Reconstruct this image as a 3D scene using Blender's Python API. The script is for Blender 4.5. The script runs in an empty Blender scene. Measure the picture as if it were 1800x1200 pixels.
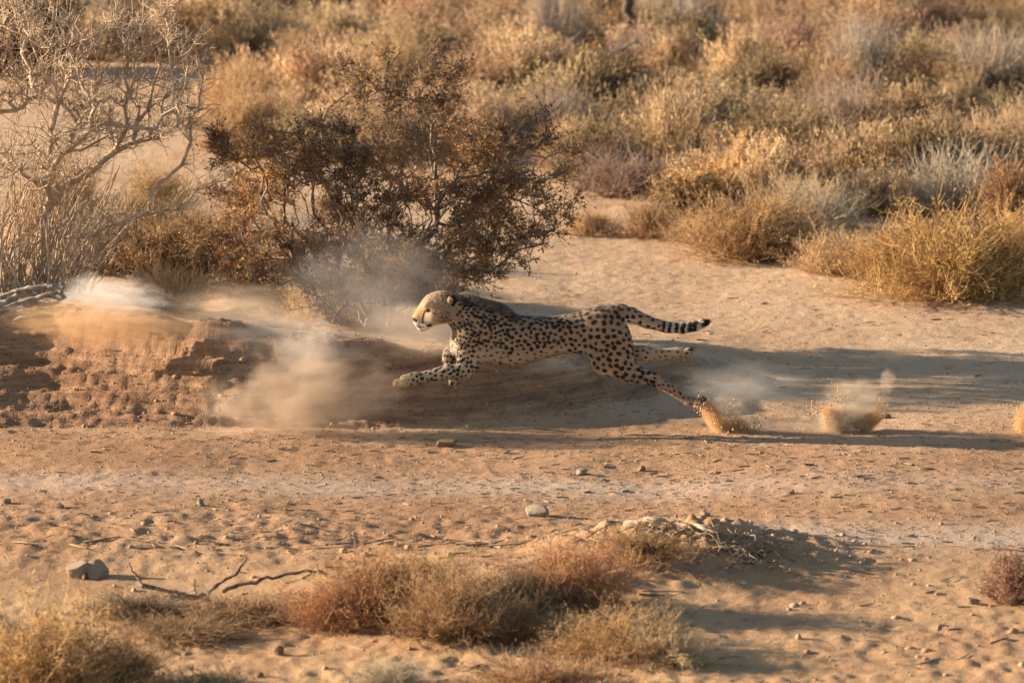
import bpy, math, random
import numpy as np
from mathutils import Vector

# ------------------------------------------------------------------ camera, sky, sun, exposure
S = bpy.context.scene
COL = S.collection
PITCH = math.radians(8.0)
DIST = 40.0            # metres from lens to the running line
SC = 300.0             # photograph pixels per metre on the running line
FPX = SC * DIST
DY = DIST * math.cos(PITCH)
CAM = np.array([0.0, -DY, 170.0 / SC / math.cos(PITCH) + DIST * math.sin(PITCH)])

cam_d = bpy.data.cameras.new('camera')
cam = bpy.data.objects.new('camera', cam_d)
COL.objects.link(cam)
cam.location = CAM
cam.rotation_euler = (math.pi / 2 - PITCH, 0, 0)
cam_d.sensor_width = 36.0
cam_d.lens = FPX * 36.0 / 1800.0
cam_d.clip_start = 0.5
cam_d.clip_end = 20000
cam_d.dof.use_dof = True
cam_d.dof.focus_distance = DIST
cam_d.dof.aperture_fstop = 4.3
S.camera = cam

SUN_EL = math.radians(14.0)
SUN_BACK = math.radians(12.0)      # how far the sun stands behind the running line
sun_dir = Vector((-math.cos(SUN_EL) * math.cos(SUN_BACK), math.cos(SUN_EL) * math.sin(SUN_BACK), math.sin(SUN_EL)))

world = bpy.data.worlds.new('World')
S.world = world
world.use_nodes = True
wn = world.node_tree
wn.nodes.clear()
w_out = wn.nodes.new('ShaderNodeOutputWorld')
w_bg = wn.nodes.new('ShaderNodeBackground')
w_sky = wn.nodes.new('ShaderNodeTexSky')
w_sky.sky_type = 'NISHITA'
w_sky.sun_disc = False
w_sky.sun_elevation = SUN_EL
w_sky.sun_rotation = math.atan2(sun_dir.x, sun_dir.y)
w_sky.dust_density = 0.6
w_bg.inputs['Strength'].default_value = 0.07
wn.links.new(w_sky.outputs[0], w_bg.inputs[0])
wn.links.new(w_bg.outputs[0], w_out.inputs[0])

sun_d = bpy.data.lights.new('sun', 'SUN')
sun_d.energy = 5.0
sun_d.angle = math.radians(0.53)
sun_d.color = (1.0, 0.835, 0.645)
sun = bpy.data.objects.new('sun', sun_d)
COL.objects.link(sun)
sun.rotation_euler = (-sun_dir).to_track_quat('-Z', 'Y').to_euler()

S.view_settings.view_transform = 'Standard'
S.view_settings.look = 'None'
S.view_settings.gamma = 1.0
S.view_settings.exposure = 1.64
S.render.engine = 'CYCLES'
S.cycles.use_denoising = True
S.cycles.max_bounces = 6
S.cycles.diffuse_bounces = 3
S.cycles.transmission_bounces = 3
S.cycles.transparent_max_bounces = 8
S.cycles.volume_bounces = 2
S.cycles.volume_step_rate = 1.0

# ------------------------------------------------------------------ geometry helpers
CP, SP = math.cos(PITCH), math.sin(PITCH)


def ray(px, py):
    a, b = (px - 900.0) / FPX, (600.0 - py) / FPX
    return np.array([a, CP + b * SP, -SP + b * CP])


def at(px, py, Y):
    d = ray(px, py)
    return CAM + d * ((Y - CAM[1]) / d[1])


_rt = np.random.RandomState(5).rand(257, 257)
_rt[256, :] = _rt[0, :]
_rt[:, 256] = _rt[:, 0]


def vnoise(x, y):
    x = np.mod(x, 256.0)
    y = np.mod(y, 256.0)
    xi = np.floor(x).astype(int) % 256
    yi = np.floor(y).astype(int) % 256
    fx, fy = x - np.floor(x), y - np.floor(y)
    fx, fy = fx * fx * (3 - 2 * fx), fy * fy * (3 - 2 * fy)
    a, b = _rt[xi, yi], _rt[xi + 1, yi]
    c, d = _rt[xi, yi + 1], _rt[xi + 1, yi + 1]
    return (a + (b - a) * fx) * (1 - fy) + (c + (d - c) * fx) * fy


def fbm(x, y, o=3):
    s = 0.0
    w = 1.0
    t = 0.0
    for i in range(o):
        s = s + w * (vnoise(x * 2 ** i + 17.3 * i, y * 2 ** i + 5.1 * i) - 0.5)
        t += w
        w *= 0.5
    return s / t * 2


def sstep(a, b, x):
    t = np.clip((x - a) / (b - a), 0, 1)
    return t * t * (3 - 2 * t)


def flat_y(py):
    d = ray(900, py)
    return float(CAM[1] + d[1] * (-CAM[2] / d[2]))


BX = np.array([-12, -5, -3, -1.4, -0.33, .17, .5, .83, 1.13, 1.45])
BY = np.array([0.05, 0.10, 0.14, .24, .48, .85, 1.20, 1.55, 1.85, 2.1])
BHX = np.array([-12, -5, -3, -2.17, -1.4, -.93, -.33, .17, .5, .83, 1.13, 1.6])
BHH = np.array([.62, .60, .55, .54, .50, .45, .38, .33, .28, .20, .10, 0])


def bank(x, y):
    """height of the earth bank and how much of its worn face a point belongs to"""
    yb = np.interp(x, BX, BY) + 0.07 * fbm(x * 1.1, y * 0 + 3, 3)
    H = np.interp(x, BHX, BHH) * (1 + 0.13 * fbm(x * 1.6, y * 0 + 9, 3))
    wf = np.interp(x, [-5, -3, -1.9, -1.2, 0.2], [2.2, 1.45, .85, .60, .42]) + 0.10 * fbm(x * 2.2, y * 0 + 21, 2)
    t = (y - yb) / np.maximum(wf, .1)
    t_ = np.clip(t, 0, 1)
    front = .45 * sstep(0, .75, t_) + .10 * t_ + .45 * sstep(.62, 1.0, t_)
    behind = np.maximum(0, y - yb - wf)
    keep = np.interp(x, [-4, -2.2, -1.2, 0, 1], [.85, .75, .45, .2, .1])
    back = keep + (1 - keep) * np.exp(-(behind / 1.1) ** 2)
    back = back * (1 - sstep(5, 13, y))
    face = sstep(-.05, .1, t) * (1 - sstep(1.0, 1.5, t)) * sstep(0.0, .12, H)
    return H * front * back, face


MY = flat_y(1000)


def height(x, y):
    x = np.asarray(x, float)
    y = np.asarray(y, float)
    near = np.exp(-(np.maximum(0, np.abs(y) - 14) / 12) ** 2)
    h = 0.055 * fbm(x * .45 + 40, y * .3 + 11, 3) + 0.008 * fbm(x * 2.3, y * 1.2, 3) * near
    lump = fbm(x * 6.3 + 3, y * 4.2 + 8, 3)
    h = h + (0.0035 * lump + 0.0055 * fbm(x * 19, y * 13, 3) * (.6 + .8 * vnoise(x * .9 + 3, y * .6))) * near
    hb, face = bank(x, y)
    q = hb / .11 + .8 * fbm(x * .9, y * 1.5 + 2, 2)
    ter = (sstep(.62, 1, q - np.floor(q)) - (q - np.floor(q))) * .11
    hb = hb + face * .9 * (.15 + .85 * sstep(-2.3, -1.3, x)) * ter * sstep(.02, .08, hb)
    # worn strata and crumbled clods on the face of the bank
    strata = np.sin(hb * 62 + 2.5 * fbm(x * .8, y * 2, 2))
    hb = hb + face * (0.012 * strata + 0.034 * fbm(x * 2.4, y * 4, 3) + 0.011 * fbm(x * 11 + 2, y * 11, 3) + .014 * fbm(x * 29, y * 29, 2))
    h = h * (1 - 0.5 * face) + hb
    # mound of roots in the foreground and its lower right shoulder
    c = at(1215, 985, MY)
    h = h + 0.19 * np.exp(-((x - c[0]) / .70) ** 2 - ((y - MY - .1) / .75) ** 2) * (1 + .45 * fbm(x * 4, y * 4, 3) + .30 * fbm(x * 15, y * 11, 3))
    c2 = at(900, 1040, flat_y(1050))
    h = h + 0.13 * np.exp(-((x - c2[0]) / .9) ** 2 - ((y - c2[1]) / .9) ** 2) * (1 + .3 * fbm(x * 4 + 5, y * 4, 3))
    # coarse churned strip in front of the track
    ys = flat_y(955)
    rough = np.exp(-((y - ys) / 1.1) ** 2)
    h = h + rough * sstep(2.2, .2, x) * (0.05 + 0.018 * fbm(x * 5, y * 3.3 + 4, 3) + .016 * fbm(x * 16, y * 9, 3))
    rough2 = sstep(flat_y(1000), flat_y(1090), y) * 0 + (1 - sstep(flat_y(1120), flat_y(1000), y))
    h = h + rough2 * (0.011 * fbm(x * 4.5 + 9, y * 2.0 + 4, 3) + .013 * fbm(x * 15, y * 8, 3))
    # low sand shoulders round the shrubs at the back
    h = h + 0.10 * sstep(7, 12, y) * np.maximum(0, fbm(x * .35 + 7, y * .22, 2)) * 1.2
    h = h + 0.35 * sstep(34, 70, y)
    return h


def ground_at(px, py, y0=-12.0, y1=60.0):
    d = ray(px, py)
    ys = np.arange(y0, y1, 0.04)
    t = (ys - CAM[1]) / d[1]
    xs = CAM[0] + d[0] * t
    zs = CAM[2] + d[2] * t
    below = np.nonzero(zs < height(xs, ys))[0]
    i = below[0] if len(below) else len(ys) - 1
    return np.array([xs[i], ys[i], float(height(xs[i], ys[i]))])


def mk_mesh(name, V, F, mats=(), tint=None, smooth=True, tri=False, mat_idx=None):
    """F: (n,4) quads or (n,3) triangles, or a list of such arrays"""
    Fs = F if isinstance(F, list) else [F]
    Fs = [np.asarray(f, np.int32) for f in Fs if len(f)]
    me = bpy.data.meshes.new(name)
    V = np.asarray(V, np.float32)
    me.vertices.add(len(V))
    me.vertices.foreach_set('co', V.ravel())
    loops = np.concatenate([f.ravel() for f in Fs])
    tot = np.concatenate([np.full(len(f), f.shape[1], np.int32) for f in Fs])
    start = np.concatenate([[0], np.cumsum(tot)[:-1]]).astype(np.int32)
    me.loops.add(len(loops))
    me.loops.foreach_set('vertex_index', loops)
    me.polygons.add(len(tot))
    me.polygons.foreach_set('loop_start', start)
    me.polygons.foreach_set('loop_total', tot)
    if smooth:
        me.polygons.foreach_set('use_smooth', np.ones(len(tot), bool))
    for m in mats:
        me.materials.append(m)
    if mat_idx is not None:
        me.polygons.foreach_set('material_index', np.asarray(mat_idx, np.int32))
    if tint is not None:
        a = me.attributes.new('tint', 'FLOAT', 'POINT')
        a.data.foreach_set('value', np.asarray(tint, np.float32))
    me.update(calc_edges=True)
    me.validate(verbose=False)
    return me


def link(name, me, parent=None, loc=None, rot=None, scale=None):
    o = bpy.data.objects.new(name, me)
    COL.objects.link(o)
    if parent is not None:
        o.parent = parent
    if loc is not None:
        o.location = [float(v) for v in loc]
    if rot is not None:
        o.rotation_euler = rot
    if scale is not None:
        o.scale = scale
    return o


def tag(o, label=None, cat=None, group=None, kind=None):
    if label:
        o['label'] = label
    if cat:
        o['category'] = cat
    if group:
        o['group'] = group
    if kind:
        o['kind'] = kind
    return o


def tubes(P, R, sides=3, seed=0):
    """P (n,k,3) polylines, R (n,k) radii -> verts, quads"""
    P = np.asarray(P, float)
    n, k, _ = P.shape
    T = np.gradient(P, axis=1)
    T /= np.linalg.norm(T, axis=2, keepdims=True) + 1e-9
    ref = np.random.RandomState(seed).normal(size=(n, 1, 3))
    A = np.cross(T, np.broadcast_to(ref, T.shape))
    A /= np.linalg.norm(A, axis=2, keepdims=True) + 1e-9
    B = np.cross(T, A)
    ang = np.arange(sides) * 2 * np.pi / sides
    V = P[:, :, None, :] + R[:, :, None, None] * (np.cos(ang)[None, None, :, None] * A[:, :, None, :] + np.sin(ang)[None, None, :, None] * B[:, :, None, :])
    idx = np.arange(n * k * sides).reshape(n, k, sides)
    a = idx[:, :-1, :]
    b = idx[:, 1:, :]
    F = np.stack([a, np.roll(a, -1, 2), np.roll(b, -1, 2), b], -1).reshape(-1, 4)
    return V.reshape(-1, 3), F


def leaves(P, D, L, W, rs, fold=0.25):
    """diamond leaves at P along D"""
    n = len(P)
    D = D / (np.linalg.norm(D, axis=1, keepdims=True) + 1e-9)
    U = np.cross(D, rs.normal(size=(n, 3)))
    U /= np.linalg.norm(U, axis=1, keepdims=True) + 1e-9
    N = np.cross(D, U)
    L = np.broadcast_to(L, (n,))[:, None]
    W = np.broadcast_to(W, (n,))[:, None]
    a = P
    b = P + D * L * .5 + U * W * .5 + N * W * fold
    c = P + D * L
    d = P + D * L * .5 - U * W * .5 + N * W * fold
    V = np.stack([a, b, c, d], 1).reshape(-1, 3)
    F = np.arange(n * 4).reshape(n, 4)
    return V, F


def merge(parts):
    Vs, Fs, o = [], [], 0
    for V, F in parts:
        Vs.append(V)
        Fs.append(F + o)
        o += len(V)
    return np.concatenate(Vs), Fs


# ------------------------------------------------------------------ materials
def new_mat(name):
    m = bpy.data.materials.new(name)
    m.use_nodes = True
    nt = m.node_tree
    nt.nodes.clear()
    out = nt.nodes.new('ShaderNodeOutputMaterial')
    return m, nt, out


def nd(nt, t, **kw):
    n = nt.nodes.new(t)
    for k, v in kw.items():
        setattr(n, k, v)
    return n


def ramp(nt, stops, interp='LINEAR'):
    r = nt.nodes.new('ShaderNodeValToRGB')
    r.color_ramp.interpolation = interp
    el = r.color_ramp.elements
    while len(el) < len(stops):
        el.new(0.5)
    for e, (p, c) in zip(el, stops):
        e.position = p
        e.color = (c[0], c[1], c[2], 1) if len(c) == 3 else c
    return r


def noise(nt, scale, detail=4, rough=.55, vec=None, dim='3D'):
    n = nt.nodes.new('ShaderNodeTexNoise')
    n.inputs['Scale'].default_value = scale
    n.inputs['Detail'].default_value = detail
    n.inputs['Roughness'].default_value = rough
    if vec is not None:
        nt.links.new(vec, n.inputs['Vector'])
    return n


def mixc(nt, fac, a, b, mode='MIX'):
    m = nt.nodes.new('ShaderNodeMix')
    m.data_type = 'RGBA'
    m.blend_type = mode
    for sock, v in ((0, fac), (6, a), (7, b)):
        if isinstance(v, (int, float)):
            m.inputs[sock].default_value = v
        elif isinstance(v, tuple):
            m.inputs[sock].default_value = (*v, 1)
        else:
            nt.links.new(v, m.inputs[sock])
    return m.outputs[2]


def ground_material():
    m, nt, out = new_mat('sandy_ground')
    L = nt.links
    tc = nd(nt, 'ShaderNodeTexCoord')
    mp = nd(nt, 'ShaderNodeMapping')
    mp.inputs['Scale'].default_value = (1, .6, 1)
    L.new(tc.outputs['Object'], mp.inputs[0])
    v = mp.outputs[0]
    n1 = noise(nt, .7, 5, .6, v)
    n2 = noise(nt, 6, 6, .65, v)
    n3 = noise(nt, 60, 3, .6, v)
    base = ramp(nt, [(.3, (.42, .26, .145)), (.5, (.50, .325, .19)), (.7, (.57, .39, .24))])
    L.new(n1.outputs[0], base.inputs[0])
    speck = ramp(nt, [(.30, (.55, .50, .45)), (.45, (1, 1, 1)), (.62, (1, 1, 1)), (.8, (1.15, 1.12, 1.08))])
    L.new(n2.outputs[0], speck.inputs[0])
    c = mixc(nt, .75, base.outputs[0], speck.outputs[0], 'MULTIPLY')
    sp2 = ramp(nt, [(.32, (.42, .37, .33)), (.43, (1, 1, 1)), (.62, (1, 1, 1)), (.72, (1.25, 1.22, 1.18))])
    L.new(n3.outputs[0], sp2.inputs[0])
    c = mixc(nt, .7, c, sp2.outputs[0], 'MULTIPLY')
    # the redder clay of the bank, the pale packed sand of the wheel tracks
    at_b = nd(nt, 'ShaderNodeAttribute', attribute_name='clay')
    at_t = nd(nt, 'ShaderNodeAttribute', attribute_name='track')
    at_r = nd(nt, 'ShaderNodeAttribute', attribute_name='ochre')
    mpb = nd(nt, 'ShaderNodeMapping')
    mpb.inputs['Scale'].default_value = (1.2, 1.2, 14)
    L.new(tc.outputs['Object'], mpb.inputs[0])
    nb = noise(nt, 2.2, 6, .65, mpb.outputs[0])
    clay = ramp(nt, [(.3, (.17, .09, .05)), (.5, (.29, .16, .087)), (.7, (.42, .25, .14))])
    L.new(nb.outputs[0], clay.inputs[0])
    at_d = nd(nt, 'ShaderNodeAttribute', attribute_name='dirt')
    c = mixc(nt, at_d.outputs['Fac'], c, mixc(nt, 1.0, c, (.76, .66, .585), 'MULTIPLY'))
    ck = mixc(nt, .8, clay.outputs[0], speck.outputs[0], 'MULTIPLY')
    ck = mixc(nt, .8, ck, sp2.outputs[0], 'MULTIPLY')
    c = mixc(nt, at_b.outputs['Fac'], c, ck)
    c = mixc(nt, at_t.outputs['Fac'], c, (.52, .41, .315))
    c = mixc(nt, at_r.outputs['Fac'], c, (.53, .33, .165))
    b = nd(nt, 'ShaderNodeBsdfPrincipled')
    b.inputs['Roughness'].default_value = .95
    b.inputs['Specular IOR Level'].default_value = .1
    L.new(c, b.inputs['Base Color'])
    bn = noise(nt, 28, 6, .7, tc.outputs['Object'])
    bn2 = noise(nt, 120, 3, .6, tc.outputs['Object'])
    add = nd(nt, 'ShaderNodeMath', operation='MULTIPLY_ADD')
    L.new(bn2.outputs[0], add.inputs[0])
    add.inputs[1].default_value = .35
    L.new(bn.outputs[0], add.inputs[2])
    bp = nd(nt, 'ShaderNodeBump')
    bp.inputs['Strength'].default_value = 1.0
    bp.inputs['Distance'].default_value = .014
    L.new(add.outputs[0], bp.inputs['Height'])
    L.new(bp.outputs[0], b.inputs['Normal'])
    L.new(b.outputs[0], out.inputs[0])
    return m


def plant_material(name, highlight_gain=1.25, transl=.42):
    """colour comes from the object's own colour, leaf by leaf varied"""
    m, nt, out = new_mat(name)
    L = nt.links
    oi = nd(nt, 'ShaderNodeObjectInfo')
    at_ = nd(nt, 'ShaderNodeAttribute', attribute_name='tint')
    r = ramp(nt, [(0, (.34, .30, .30)), (.35, (.75, .72, .72)), (.7, (1.05, 1.0, .95)), (1, (highlight_gain, highlight_gain * .96, highlight_gain * .85))])
    L.new(at_.outputs['Fac'], r.inputs[0])
    c = mixc(nt, 1.0, oi.outputs['Color'], r.outputs[0], 'MULTIPLY')
    d = nd(nt, 'ShaderNodeBsdfDiffuse')
    t = nd(nt, 'ShaderNodeBsdfTranslucent')
    mx = nd(nt, 'ShaderNodeMixShader')
    mx.inputs[0].default_value = transl
    L.new(c, d.inputs[0])
    L.new(c, t.inputs[0])
    L.new(d.outputs[0], mx.inputs[1])
    L.new(t.outputs[0], mx.inputs[2])
    L.new(mx.outputs[0], out.inputs[0])
    return m


def bark_material(name, a, b_, scale=40):
    m, nt, out = new_mat(name)
    L = nt.links
    tc = nd(nt, 'ShaderNodeTexCoord')
    n = noise(nt, scale, 5, .65, tc.outputs['Object'])
    r = ramp(nt, [(.3, a), (.7, b_)])
    L.new(n.outputs[0], r.inputs[0])
    b = nd(nt, 'ShaderNodeBsdfPrincipled')
    b.inputs['Roughness'].default_value = .85
    b.inputs['Specular IOR Level'].default_value = .2
    L.new(r.outputs[0], b.inputs['Base Color'])
    bp = nd(nt, 'ShaderNodeBump')
    bp.inputs['Distance'].default_value = .004
    L.new(n.outputs[0], bp.inputs['Height'])
    L.new(bp.outputs[0], b.inputs['Normal'])
    L.new(b.outputs[0], out.inputs[0])
    return m


def stone_material(name, a, b_):
    m, nt, out = new_mat(name)
    L = nt.links
    tc = nd(nt, 'ShaderNodeTexCoord')
    oi = nd(nt, 'ShaderNodeObjectInfo')
    n = noise(nt, 18, 6, .65, tc.outputs['Object'])
    r = ramp(nt, [(.3, a), (.7, b_)])
    L.new(n.outputs[0], r.inputs[0])
    b = nd(nt, 'ShaderNodeBsdfPrincipled')
    b.inputs['Roughness'].default_value = .9
    b.inputs['Specular IOR Level'].default_value = .2
    L.new(r.outputs[0], b.inputs['Base Color'])
    bp = nd(nt, 'ShaderNodeBump')
    bp.inputs['Distance'].default_value = .01
    L.new(n.outputs[0], bp.inputs['Height'])
    L.new(bp.outputs[0], b.inputs['Normal'])
    L.new(b.outputs[0], out.inputs[0])
    return m


M_GROUND = ground_material()
M_LEAF = plant_material('dry_leaf')
M_STEM = plant_material('dry_stem', 1.1, 0.0)
M_BARK = bark_material('thorn_bark', (.13, .09, .065), (.33, .25, .19))
M_DEAD = bark_material('dead_branch', (.29, .195, .125), (.58, .43, .29), 25)
M_GREYWOOD = bark_material('weathered_wood', (.13, .115, .10), (.40, .36, .31), 30)
M_STONE = stone_material('pale_stone', (.27, .19, .125), (.44, .33, .23))
M_CLOD = stone_material('brown_clod', (.20, .115, .06), (.40, .25, .14))
M_CLOD2 = bark_material('churned_earth', (.27, .165, .09), (.40, .255, .15), 4)
M_DARKB = bark_material('dark_bark', (.05, .035, .025), (.16, .11, .08))
M_TWIG = bark_material('litter_twig', (.09, .06, .04), (.42, .29, .17), 9)

# ------------------------------------------------------------------ ground
def axis(fine_lo, fine_hi, step, far_lo, far_hi, grow):
    mid = np.arange(fine_lo, fine_hi, step)
    up, s, v = [], step, mid[-1]
    while v < far_hi:
        s *= grow
        v += s
        up.append(v)
    dn, s, v = [], step, mid[0]
    while v > far_lo:
        s *= grow
        v -= s
        dn.append(v)
    return np.concatenate([dn[::-1], mid, up])


gx = axis(-3.3, 3.3, .019, -3000, 3000, 1.13)
gy = axis(-9.3, 8.0, .032, -80, 4000, 1.018)
GX, GY = np.meshgrid(gx, gy)
GZ = height(GX.ravel(), GY.ravel())
nx, ny = len(gx), len(gy)
ii = np.arange(nx * ny).reshape(ny, nx)
GF = np.stack([ii[:-1, :-1], ii[:-1, 1:], ii[1:, 1:], ii[1:, :-1]], -1).reshape(-1, 4)
g_me = mk_mesh('ground', np.stack([GX.ravel(), GY.ravel(), GZ], 1), GF, [M_GROUND])
fx, fy = GX.ravel(), GY.ravel()
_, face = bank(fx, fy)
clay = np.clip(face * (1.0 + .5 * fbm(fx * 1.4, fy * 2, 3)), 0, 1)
t1y = flat_y(852) + .10 * fbm(fx * .4, fy * 0, 2)
t2y = flat_y(948) + .10 * fbm(fx * .4 + 5, fy * 0, 2)
track = .5 * np.exp(-((fy - t1y) / .38) ** 2) + .65 * np.exp(-((fy - t2y) / .45) ** 2) * sstep(-.3, 1.6, fx)
track = np.clip(track * (.8 + .7 * fbm(fx * 1.1, fy * 2.4, 3)), 0, .9)
ochre = np.clip((1 - sstep(flat_y(1080), flat_y(930), fy)) * (.45 + .9 * fbm(fx * 1.3 + 9, fy * .9, 3)), 0, .75)
dirt = np.clip(sstep(1.6, -.4, fy) * (1 + .7 * fbm(fx * .5, fy * .8, 3)), 0, 1)
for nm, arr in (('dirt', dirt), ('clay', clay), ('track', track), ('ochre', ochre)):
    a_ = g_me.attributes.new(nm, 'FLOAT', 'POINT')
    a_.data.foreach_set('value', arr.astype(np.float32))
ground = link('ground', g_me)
tag(ground, 'bare sandy ground with an eroded earth bank and faint wheel tracks', 'ground', kind='structure')

# ------------------------------------------------------------------ shrubs
def unit(v):
    return v / (np.linalg.norm(v, axis=-1, keepdims=True) + 1e-9)


def gen_shrub(seed, n_stem, n_twig, n_leaf, leaf_l, leaf_w, upright=.6, spread=1.0, wiggle=.035, stem_r=.0035, tw_len=(.08, .2), leaf_up=.5):
    """a dry shrub about 1 m across and 0.6 m tall: (stem verts, quads, tint), (leaf verts, quads, tint)"""
    rs = np.random.RandomState(seed)
    k = 6
    az = rs.rand(n_stem) * 2 * np.pi
    el = np.arccos(np.clip(rs.rand(n_stem) ** upright, 0, 1))          # 0 = up
    el = np.minimum(el, 1.45)
    lob = 1 + .22 * np.sin(az * 2 + rs.rand() * 6) + .18 * np.sin(az * 5 + rs.rand() * 6)
    d = np.stack([np.sin(el) * np.cos(az) * spread, np.sin(el) * np.sin(az) * spread, np.cos(el)], 1)
    end = d * np.stack([.5 * lob, .5 * lob, .6 * np.ones(n_stem)], 1) * (rs.uniform(.55, 1.06, n_stem)[:, None])
    base = np.stack([rs.normal(0, .05, n_stem), rs.normal(0, .05, n_stem), np.full(n_stem, -.03)], 1)
    t = np.linspace(0, 1, k)[None, :, None]
    P = base[:, None, :] * (1 - t) + end[:, None, :] * t
    P[:, :, :2] += (end - base)[:, None, :2] * (-.35 * np.sin(t[:, :, 0] * np.pi))[:, :, None] * rs.uniform(-.2, 1, n_stem)[:, None, None]
    wob = rs.normal(0, wiggle, (n_stem, k, 3))
    wob[:, 0] = 0
    P = P + np.cumsum(wob, 1) * .6
    R = stem_r * np.linspace(1.5, .55, k)[None, :] * rs.uniform(.7, 1.4, n_stem)[:, None]
    Vs, Fs = tubes(P, R, 3, seed)
    # twigs
    si = rs.randint(0, n_stem, n_twig)
    tt = rs.uniform(.3, 1.0, n_twig) ** .7 * (k - 1)
    i0 = np.minimum(tt.astype(int), k - 2)
    f = (tt - i0)[:, None]
    p0 = P[si, i0] * (1 - f) + P[si, i0 + 1] * f
    sd = unit(P[si, i0 + 1] - P[si, i0])
    td = unit(sd * .7 + rs.normal(0, .65, (n_twig, 3)) + np.array([0, 0, .35]))
    tl = rs.uniform(*tw_len, n_twig)[:, None]
    mid = p0 + td * tl * .5 + rs.normal(0, .012, (n_twig, 3))
    e = p0 + unit(td + np.array([0, 0, .25])) * tl
    TP = np.stack([p0, mid, e], 1)
    TR = stem_r * np.array([.6, .45, .25])[None, :] * np.ones((n_twig, 1))
    Vt, Ft = tubes(TP, TR, 3, seed + 1)
    V, F = merge([(Vs, Fs), (Vt, Ft)])
    z = V[:, 2]
    st_t = np.concatenate([np.repeat(rs.uniform(.2, .8, n_stem), k * 3), np.repeat(rs.uniform(.3, 1, n_twig), 9)])
    # leaves along twigs
    li = rs.randint(0, n_twig, n_leaf)
    lt = rs.rand(n_leaf)[:, None]
    lp = TP[li, 0] * (1 - lt) + TP[li, 2] * lt
    ld = unit(unit(TP[li, 2] - TP[li, 0]) * .6 + rs.normal(0, .7, (n_leaf, 3)) + np.array([0, 0, leaf_up]))
    Vl, Fl = leaves(lp, ld, leaf_l * rs.uniform(.6, 1.4, n_leaf), leaf_w * rs.uniform(.7, 1.3, n_leaf), rs)
    clump = np.clip(.5 + .9 * fbm(lp[:, 0] * 4 + seed, lp[:, 1] * 4 + lp[:, 2] * 3, 2) + rs.normal(0, .2, n_leaf), 0, 1)
    lt_ = np.repeat(clump, 4)
    return (V, F, st_t), (Vl, [Fl], lt_)


SHRUB = {}


def shrub_kind(key, n, **kw):
    SHRUB[key] = []
    for i in range(n):
        s, l = gen_shrub(hash_seed(key) + i, **kw)
        SHRUB[key].append((mk_mesh('stems', s[0], s[1], [M_STEM], s[2]), mk_mesh('foliage', l[0], l[1], [M_LEAF], l[2], smooth=False)))


def hash_seed(key):
    return sum(ord(c) * (i + 3) for i, c in enumerate(key)) % 10000


shrub_kind('fine', 3, n_stem=260, n_twig=2600, n_leaf=6500, leaf_l=.026, leaf_w=.007, stem_r=.0026, upright=.75)
shrub_kind('leafy', 3, n_stem=150, n_twig=1500, n_leaf=8000, leaf_l=.034, leaf_w=.013, upright=.7)
shrub_kind('reedy', 2, n_stem=240, n_twig=1500, n_leaf=6000, leaf_l=.045, leaf_w=.011, upright=.45, leaf_up=1.3, tw_len=(.1, .25))
shrub_kind('twiggy', 2, n_stem=170, n_twig=1500, n_leaf=900, leaf_l=.02, leaf_w=.006, stem_r=.0042, upright=.6, wiggle=.05, tw_len=(.1, .3))
shrub_kind('low', 2, n_stem=200, n_twig=1800, n_leaf=5200, leaf_l=.03, leaf_w=.008, upright=1.1, wiggle=.05)

RS = np.random.RandomState(77)
COLS = {
    'golden': (.58, .34, .14), 'straw': (.65, .465, .27), 'tan': (.56, .385, .215), 'orange': (.47, .295, .145),
    'rust': (.46, .245, .125), 'palegold': (.62, .42, .20), 'olive': (.37, .27, .145), 'dark': (.17, .12, .075), 'pink': (.43, .27, .185),
    'grey': (.40, .34, .27), 'mauve': (.36, .26, .20), 'brown': (.36, .225, .115), 'greygreen': (.40, .345, .26)}


def put_shrub(kind, colour, px, py, wpx, hpx, label, group=None, split=True, cat='shrub', name='shrub', jitter=.12):
    p = ground_at(px, py)
    wpx, hpx = wpx * 1.25, hpx * 1.12
    return put_shrub_w(kind, colour, p, wpx * (np.linalg.norm(p - CAM) / FPX), hpx * (np.linalg.norm(p - CAM) / FPX), label, group, split, cat, name, jitter)


def put_shrub_w(kind, colour, p, w, h, label, group=None, split=True, cat='shrub', name='shrub', jitter=.12):
    st, fo = SHRUB[kind][RS.randint(len(SHRUB[kind]))]
    c = np.array(COLS[colour]) * np.array([1.03, 1.05, 1.07]) * (1 + RS.uniform(-jitter, jitter)) * (1 + RS.uniform(-.05, .05, 3))
    root = link(name, None, None, p, (0, 0, RS.rand() * 6.28))
    sxy, sz = w * RS.uniform(.95, 1.05), h / .6
    tag(root, label, cat, group)
    a = link('stems', st, root)
    b = link('foliage', fo, root)
    for o in (a, b):
        o.scale = (sxy, sxy * RS.uniform(.85, 1.1), sz)
    b.color = (*c, 1)
    sc = c * .85 + np.array([.10, .075, .05])
    a.color = (*sc, 1)
    return root


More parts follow.
